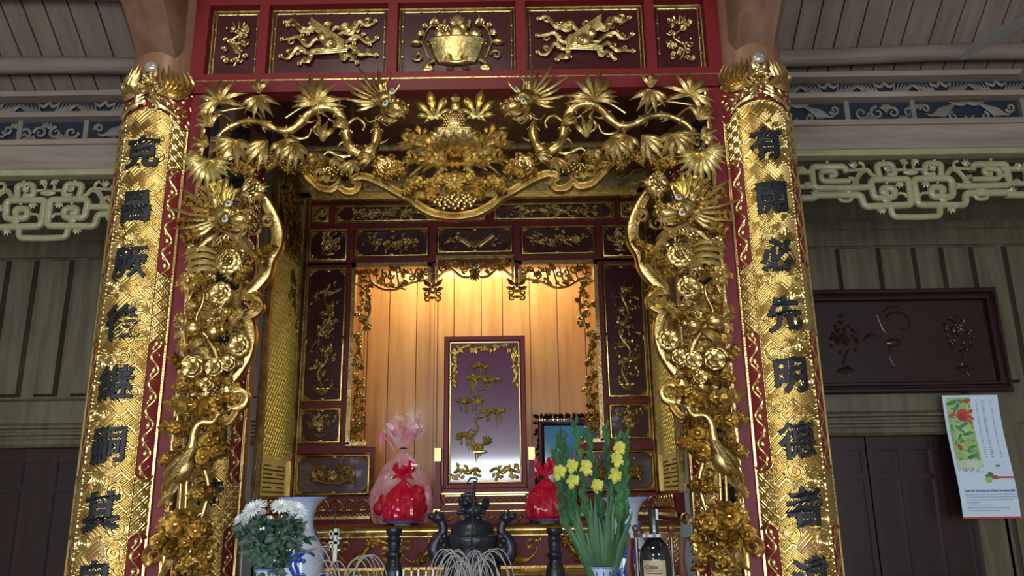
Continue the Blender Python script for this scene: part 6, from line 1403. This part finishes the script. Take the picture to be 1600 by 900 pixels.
# incense burner
q = W(738, 880, 4.0); BX = q.x; k = 4.0/FPX; zb = lambda py: W(738, py, 4.0).z
t = thing('incense_burner', 'dark bronze incense burner with lion lid and dragon handles, before the central screen', 'incense burner', (BX, 4.0, FZ))
mb = MB(); mb.lathe((BX, 4.0, FZ), [(p.x, p.z) for p in smooth([(.05, 0, .10), (.10, 0, .12), (.13, 0, .19), (.135, 0, .27), (.118, 0, zb(872)-FZ), (36*k, 0, zb(858)-FZ), (38.5*k, 0, zb(846)-FZ), (38.5*k, 0, zb(838)-FZ), (35*k, 0, zb(835)-FZ)], 3)], 40); mb.obj('bowl', BRONZE, t)
for a in (0.5, 2.6, 4.71): mb = MB(); mb.tube(smooth([(BX+.08*math.cos(a), 4+.08*math.sin(a), FZ+.14), (BX+.10*math.cos(a), 4+.10*math.sin(a), FZ+.08), (BX+.085*math.cos(a), 4+.085*math.sin(a), FZ+.012)]), [.03, .028, .026, .024, .022, .02, .02, .02, .024][:9], 10); mb.obj('leg', BRONZE, t)
mb = MB(); mb.lathe((BX, 4.0, 0), [(36*k, zb(836)), (33*k, zb(832)), (32*k, zb(826)), (29*k, zb(818)), (22*k, zb(811)), (14*k, zb(808)), (9*k, zb(806))], 36); lid = mb.obj('lid', BRONZE, t)
mb = MB(); H_ = lambda px, py, dy=0: W(px, py, 4.0-dy)
mb.ball(H_(740, 797, .02), (.055, .04, .036), 12, 8); mb.ball(H_(731, 783, .04), (.034, .036, .034), 12, 8); mb.ball(H_(728, 786, .075), (.02, .02, .016), 9, 6)
for i in range(11): a = R(i*33); mb.ball(H_(731, 783, .03)+Vector((math.cos(a)*.034, .0, math.sin(a)*.032)), .014, 7, 5)
for px, py in ((722, 800), (730, 806), (752, 804), (746, 808)): mb.tube([H_(px+4, 796, .03), H_(px, py, .035)], .013, 7); mb.ball(H_(px, py+1, .045), (.014, .016, .009), 7, 5)
for i in range(5): mb.blade(smooth([H_(754, 796-2*i, .01), H_(761, 790-3*i, .02), H_(764-2*i, 778+2*i, .01)]), .012, .7)
mb.ball(H_(718, 801, .05), .014, 8, 6); mb.obj('lion_finial', BRONZE, lid)
for s in (-1, 1):
    mb = MB(); X_ = lambda d: 738+s*d
    mb.tube(smooth([H_(X_(36), 862, .0), H_(X_(52), 872, .01), H_(X_(60), 856, .02), H_(X_(54), 842, .02), H_(X_(46), 832, .02), H_(X_(46), 820, .02), H_(X_(52), 810, .02)], 4), [.030, .03, .034, .034, .036, .036, .036, .034, .032, .03, .03, .028, .028, .026, .025, .024, .023, .022, .022, .022, .022, .022, .022, .022, .022], 10)
    hc = H_(X_(54), 808, .03); mb.ball(hc, (.034, .032, .028), 12, 8); mb.ball(hc+Vector((s*.026, -.015, .004)), (.022, .024, .017), 10, 7); mb.ball(hc+Vector((s*.038, -.02, .014)), .009, 7, 5)
    for e in (-1, 1): mb.ball(hc+Vector((s*.006, -.028, .014+.012*e)), .008, 7, 5)
    for i in range(6): a = R(90+s*(20+26*i)); mb.blade([hc+Vector((math.cos(a)*.02, 0, math.sin(a)*.02)), hc+Vector((math.cos(a)*.05, -.012, math.sin(a)*.042))], .010, .7)
    for i in range(5): mb.ball(H_(X_(44+5*(i % 2)), 838+7*i, .045), .016, 8, 5)
    for i in range(6): curl(mb, H_(X_(48+4*(i % 3)), 846+5*i, .04), .022, 1.2, 60*i, s, .009, .005)
    mb.obj('dragon_handle', BRONZE, t)
# metal hook stick standing in the burner
t = thing('incense_hook', 'thin dark stick with a small ring on top, standing before the incense burner', 'stick', (BX, 3.86, FZ))
mb = MB(); a, b = W(734, 905, 3.8), W(741, 752, 3.8); mb.tube([Vector((a.x, 3.8, FZ)), a, b], .0045, 7); b2 = W(741, 800, 3.8); mb.tube([b2, b], .007, 7); mb.obj('rod', BRONZE, t)
mb = MB(); c = W(738, 752, 3.8); mb.tube([c+Vector((.022*math.cos(2*PI*i/20), .010*math.sin(2*PI*i/20), .016*math.sin(2*PI*i/20+.4))) for i in range(20)], .0028, 6, loop=True); mb.tube([c+Vector((-.025, 0, -.012)), c+Vector((-.01, 0, .016)), c+Vector((.026, 0, .008))], .0035, 6); mb.obj('ring', BRONZE, t)
# candlesticks
def candle(px, label):
    c = W(px, 826, 4.1); k = 4.1/FPX; t = thing('candlestick', label, 'candlestick', (c.x, 4.1, FZ), 'dark turned candlesticks'); Z = lambda py: W(px, py, 4.1).z-FZ
    pr = [(.06, 0), (.062, .015), (.045, .04), (.03, .08), (14*k, Z(900)), (13*k, Z(888)), (9.5*k, Z(878)), (9*k, Z(874)), (11.5*k, Z(868)), (11.5*k, Z(864)), (8*k, Z(860)), (9.5*k, Z(852)), (9.5*k, Z(846)), (11*k, Z(843)), (8.5*k, Z(838)), (11*k, Z(833)), (12*k, Z(829)), (12*k, Z(826)), (9*k, Z(825.5)), (8*k, Z(828))]
    mb = MB(); mb.lathe((c.x, 4.1, FZ), [(p.x, p.z) for p in smooth([(r, 0, z) for r, z in pr], 2)], 32); mb.obj('turned_stem', BRONZE, t)
    mb = MB(); mb.lathe((c.x, 4.1, FZ), [(9.2*k, Z(826)), (11.8*k, Z(825.3)), (11.8*k, Z(824.8)), (8*k, Z(825))], 32); mb.obj('cup_rim', BRONZE, t)
candle(616, 'dark turned candlestick left of the incense burner'); candle(866, 'dark turned candlestick right of the incense burner')
# bowls of burnt incense whose ash curls over
def bowl(px, py, Y, r, label):
    c = W(px, py, Y); t = thing('incense_bowl', label, 'bowl', (c.x, Y, FZ), 'bowls of sand for incense'); h = c.z-FZ
    mb = MB(); mb.lathe((c.x, Y, FZ), [(r*.6, 0), (r*.62, .012), (r*.9, h*.45), (r, h*.8), (r, h), (r*.92, h), (r*.9, h*.86), (.01, h*.86)], 32); mb.obj('body', PORC, t); return c
def coil(mb, base, L, a, y, r=.0042, cur=1.0, n=26):
    """an incense stick burnt to ash that arches over and hangs"""
    d = Vector((math.cos(a), math.sin(a)*.6, 0)); pts = []
    for i in range(n):
        u = i/(n-1); th = u*PI*1.15*cur; pts.append(base+d*(L*.42*(1-math.cos(th)))*.9+Vector((0, 0, L*.75*math.sin(th)+L*.25*u*(1-u))))
    mb.tube(pts, r, 5)
c = bowl(735, 925, 3.72, .10, 'white incense bowl under the large tangle of curled ash')
t = thing('curled_incense_ash', 'tangle of pale curled incense ash in front of the incense burner', 'incense', (c.x, 3.72, c.z)); rn = random.Random(14)
for i in range(34):
    mb = MB(); a = rn.uniform(0, 2*PI); b = c+Vector((rn.uniform(-.05, .05), rn.uniform(-.04, .04), -.03)); coil(mb, b, rn.uniform(.16, .26), a, 0, .0023, rn.uniform(.85, 1.25)); mb.obj('ash_strand', ASH, t)
c = bowl(538, 925, 3.72, .08, 'white incense bowl under the small tangle of curled ash beside the left vase')
t = thing('curled_incense_ash', 'small tangle of curled incense ash beside the left blue vase', 'incense', (c.x, 3.72, c.z))
for i in range(13):
    mb = MB(); a = rn.choice((0, PI))+rn.uniform(-.9, .9); b = c+Vector((rn.uniform(-.04, .04), rn.uniform(-.03, .03), -.03)); coil(mb, b, rn.uniform(.10, .24), a, 0, .0023, rn.uniform(.8, 1.2)); mb.obj('ash_strand', ASH, t)
for i in range(3): mb = MB(); mb.tube(smooth([c+Vector((0, 0, -.02)), W(520-12*i, 860, 3.72), W(497-6*i, 856+3*i, 3.72), W(478-6*i, 860+2*i, 3.70)]), .003, 5); mb.obj('ash_strand', ASH, t)
t = thing('silver_paper_flag', 'thin rod with dull metal cut-out charm beside the left vase', 'ornament', (W(524, 900, 3.72).x, 3.72, c.z))
mb = MB(); a, b = W(528, 925, 3.72), W(523, 797, 3.72); mb.tube([a, b], .0028, 6); mb.obj('rod', BRONZE, t)
mb = MB(); b = W(524, 798, 3.72); mb.lathe((b.x, b.y, b.z), [(.026, 0), (.030, .002), (.026, .006), (.004, .007)], 20); mb.obj('drip_disc', HOLDW, t)
mb = MB()
def sq(px0, py0, px1, py1): a, b = W(px0, py0, 3.71), W(px1, py1, 3.71); mb.box((a.x, 3.708, a.z), (b.x, 3.713, b.z))
sq(522, 826, 526, 878); sq(514, 832, 530, 836); sq(516, 829, 519, 842); sq(527, 826, 529, 840); sq(514, 846, 530, 850); sq(516, 848, 519, 860); sq(515, 856, 522, 860); sq(526, 840, 533, 843); sq(526, 858, 531, 861)
mb.obj('cut_out', mat('dull_tin', (.30, .29, .24), .45, .6), t)
# incense sticks
SK = [(622, 620, 'leftmost'), (630, 631, 'second from left'), (642, 644, 'third from left'), (653, 655, 'fourth from left'), (664, 668, 'fifth from left'), (675, 679, 'rightmost')]
for i, (a_, b_, w_) in enumerate(SK):
    lo = W(a_, 925, 3.74); md = W((a_+b_)/2, 892-3*(i % 2), 3.74); hi = W(b_, 866+4*(i % 3), 3.74)
    t = thing('incense_stick', 'thin incense stick with charred tip, %s of six beside the candlestick' % w_, 'incense', (lo.x, 3.74, lo.z), 'incense sticks by the left candlestick')
    mb = MB(); mb.tube([lo, md], .0042, 7); mb.obj('stem', WHITE, t); mb = MB(); mb.tube([md, hi], .0034, 7); mb.obj('charred_tip', STICKB, t)
c = bowl(650, 930, 3.74, .085, 'white incense bowl holding six charred sticks')
# wine bottle in its wooden holder
Yb = 3.05; k = Yb/FPX; c = W(1025, 880, Yb); BXX = c.x; Z = lambda py: W(1025, py, Yb).z
t = thing('wine_bottle', 'large dark wine bottle with tan label held in a brown wooden rack', 'bottle', (BXX, Yb, FZ+.05))
mb = MB(); mb.lathe((BXX, Yb, 0), [(p.x, p.z) for p in smooth([(.050, 0, FZ+.052), (.0575, 0, FZ+.06), (.0575, 0, FZ+.16), (24*k, 0, Z(885)), (23.5*k, 0, Z(870)), (21.5*k, 0, Z(858)), (16*k, 0, Z(848)), (9.5*k, 0, Z(839)), (7.2*k, 0, Z(830)), (7*k, 0, Z(800))], 4)], 40); mb.obj('glass_body', GLASSB, t)
mb = MB(); mb.lathe((BXX, Yb, 0), [(7.5*k, Z(821)), (7.6*k, Z(806)), (7.2*k, Z(805)), (7.3*k, Z(797)), (6.6*k, Z(795.5)), (1*k, Z(795.4))], 32); mb.obj('foil_capsule', FOIL, t)
r = 24.3*k
def lab(name, a0, a1, z0, z1, m, rr):
    mb = MB(); n = 16; secs = []
    for i in range(n+1):
        a = a0+(a1-a0)*i/n; secs.append([Vector((BXX+q_*math.sin(a), Yb-q_*math.cos(a), z)) for q_, z in ((rr, z0), (rr+.0012, z0), (rr+.0012, z1), (rr, z1))])
    mb.sweep(None, secs); return mb.obj(name, m, t)
lab('label', -1.0, .42, Z(905), Z(874), LABEL, r-.0003); lab('tax_strip', .35, .95, Z(812), Z(795.4), PORC, 7.6*k)
g = glyph('Château', 'label_lettering', INK, t, (BXX-.017, Yb-r-.002, Z(884)), .020, R0=r+.0015, ext=.0003, off=.01)
for i, z_ in enumerate((890, 894, 899)): lab('label_line', -.75, .15, Z(z_)-.0012, Z(z_)+.0012, INK, r+.0012)
t = thing('bottle_holder', 'brown wooden bottle rack with round knobs, around the wine bottle', 'bottle holder', (BXX, Yb, FZ))
B('base', (BXX-.10, Yb-.07, FZ), (BXX+.10, Yb+.07, FZ+.05), HOLDW, t, bev=.006)
zt = Z(836.5)
mb = MB()
ns = 24; vs_i = []; inner = 8.2*k; secs = []
for i in range(ns): a = 2*PI*i/ns; secs.append([Vector((BXX+rx*math.cos(a), Yb+ry*math.sin(a), zt+dz)) for rx, ry, dz in ((inner, inner, -.006), (.075, .035, -.006), (.075, .035, .006), (inner, inner, .006))])
mb.sweep(None, secs, loop=True); mb.obj('collar_plate', HOLDW, t)
for s, pk in ((-1, 993.5), (1, 1048.5)):
    x = W(pk, 836, Yb).x; mb = MB(); mb.tube([(x, Yb, FZ+.04), (x, Yb, zt)], .0075, 10); mb.lathe((x, Yb, zt), [(.008, 0), (.010, .006), (.007, .010), (.012, .020), (.0135, .028), (.010, .036), (.002, .039)], 16); mb.obj('upright_with_knob', HOLDW, t)
    x2 = x-.018 if s < 0 else x+.045; mb = MB(); zs = [FZ+.03+(zt-.01-FZ-.03)*i/16 for i in range(17)]
    mb.blade([(x2+.004*math.sin(i*.9), Yb+.04, z) for i, z in enumerate(zs)], [.014+.004*math.sin(i*1.25) for i in range(17)], .5); mb.obj('scalloped_side_board', HOLDW, t)
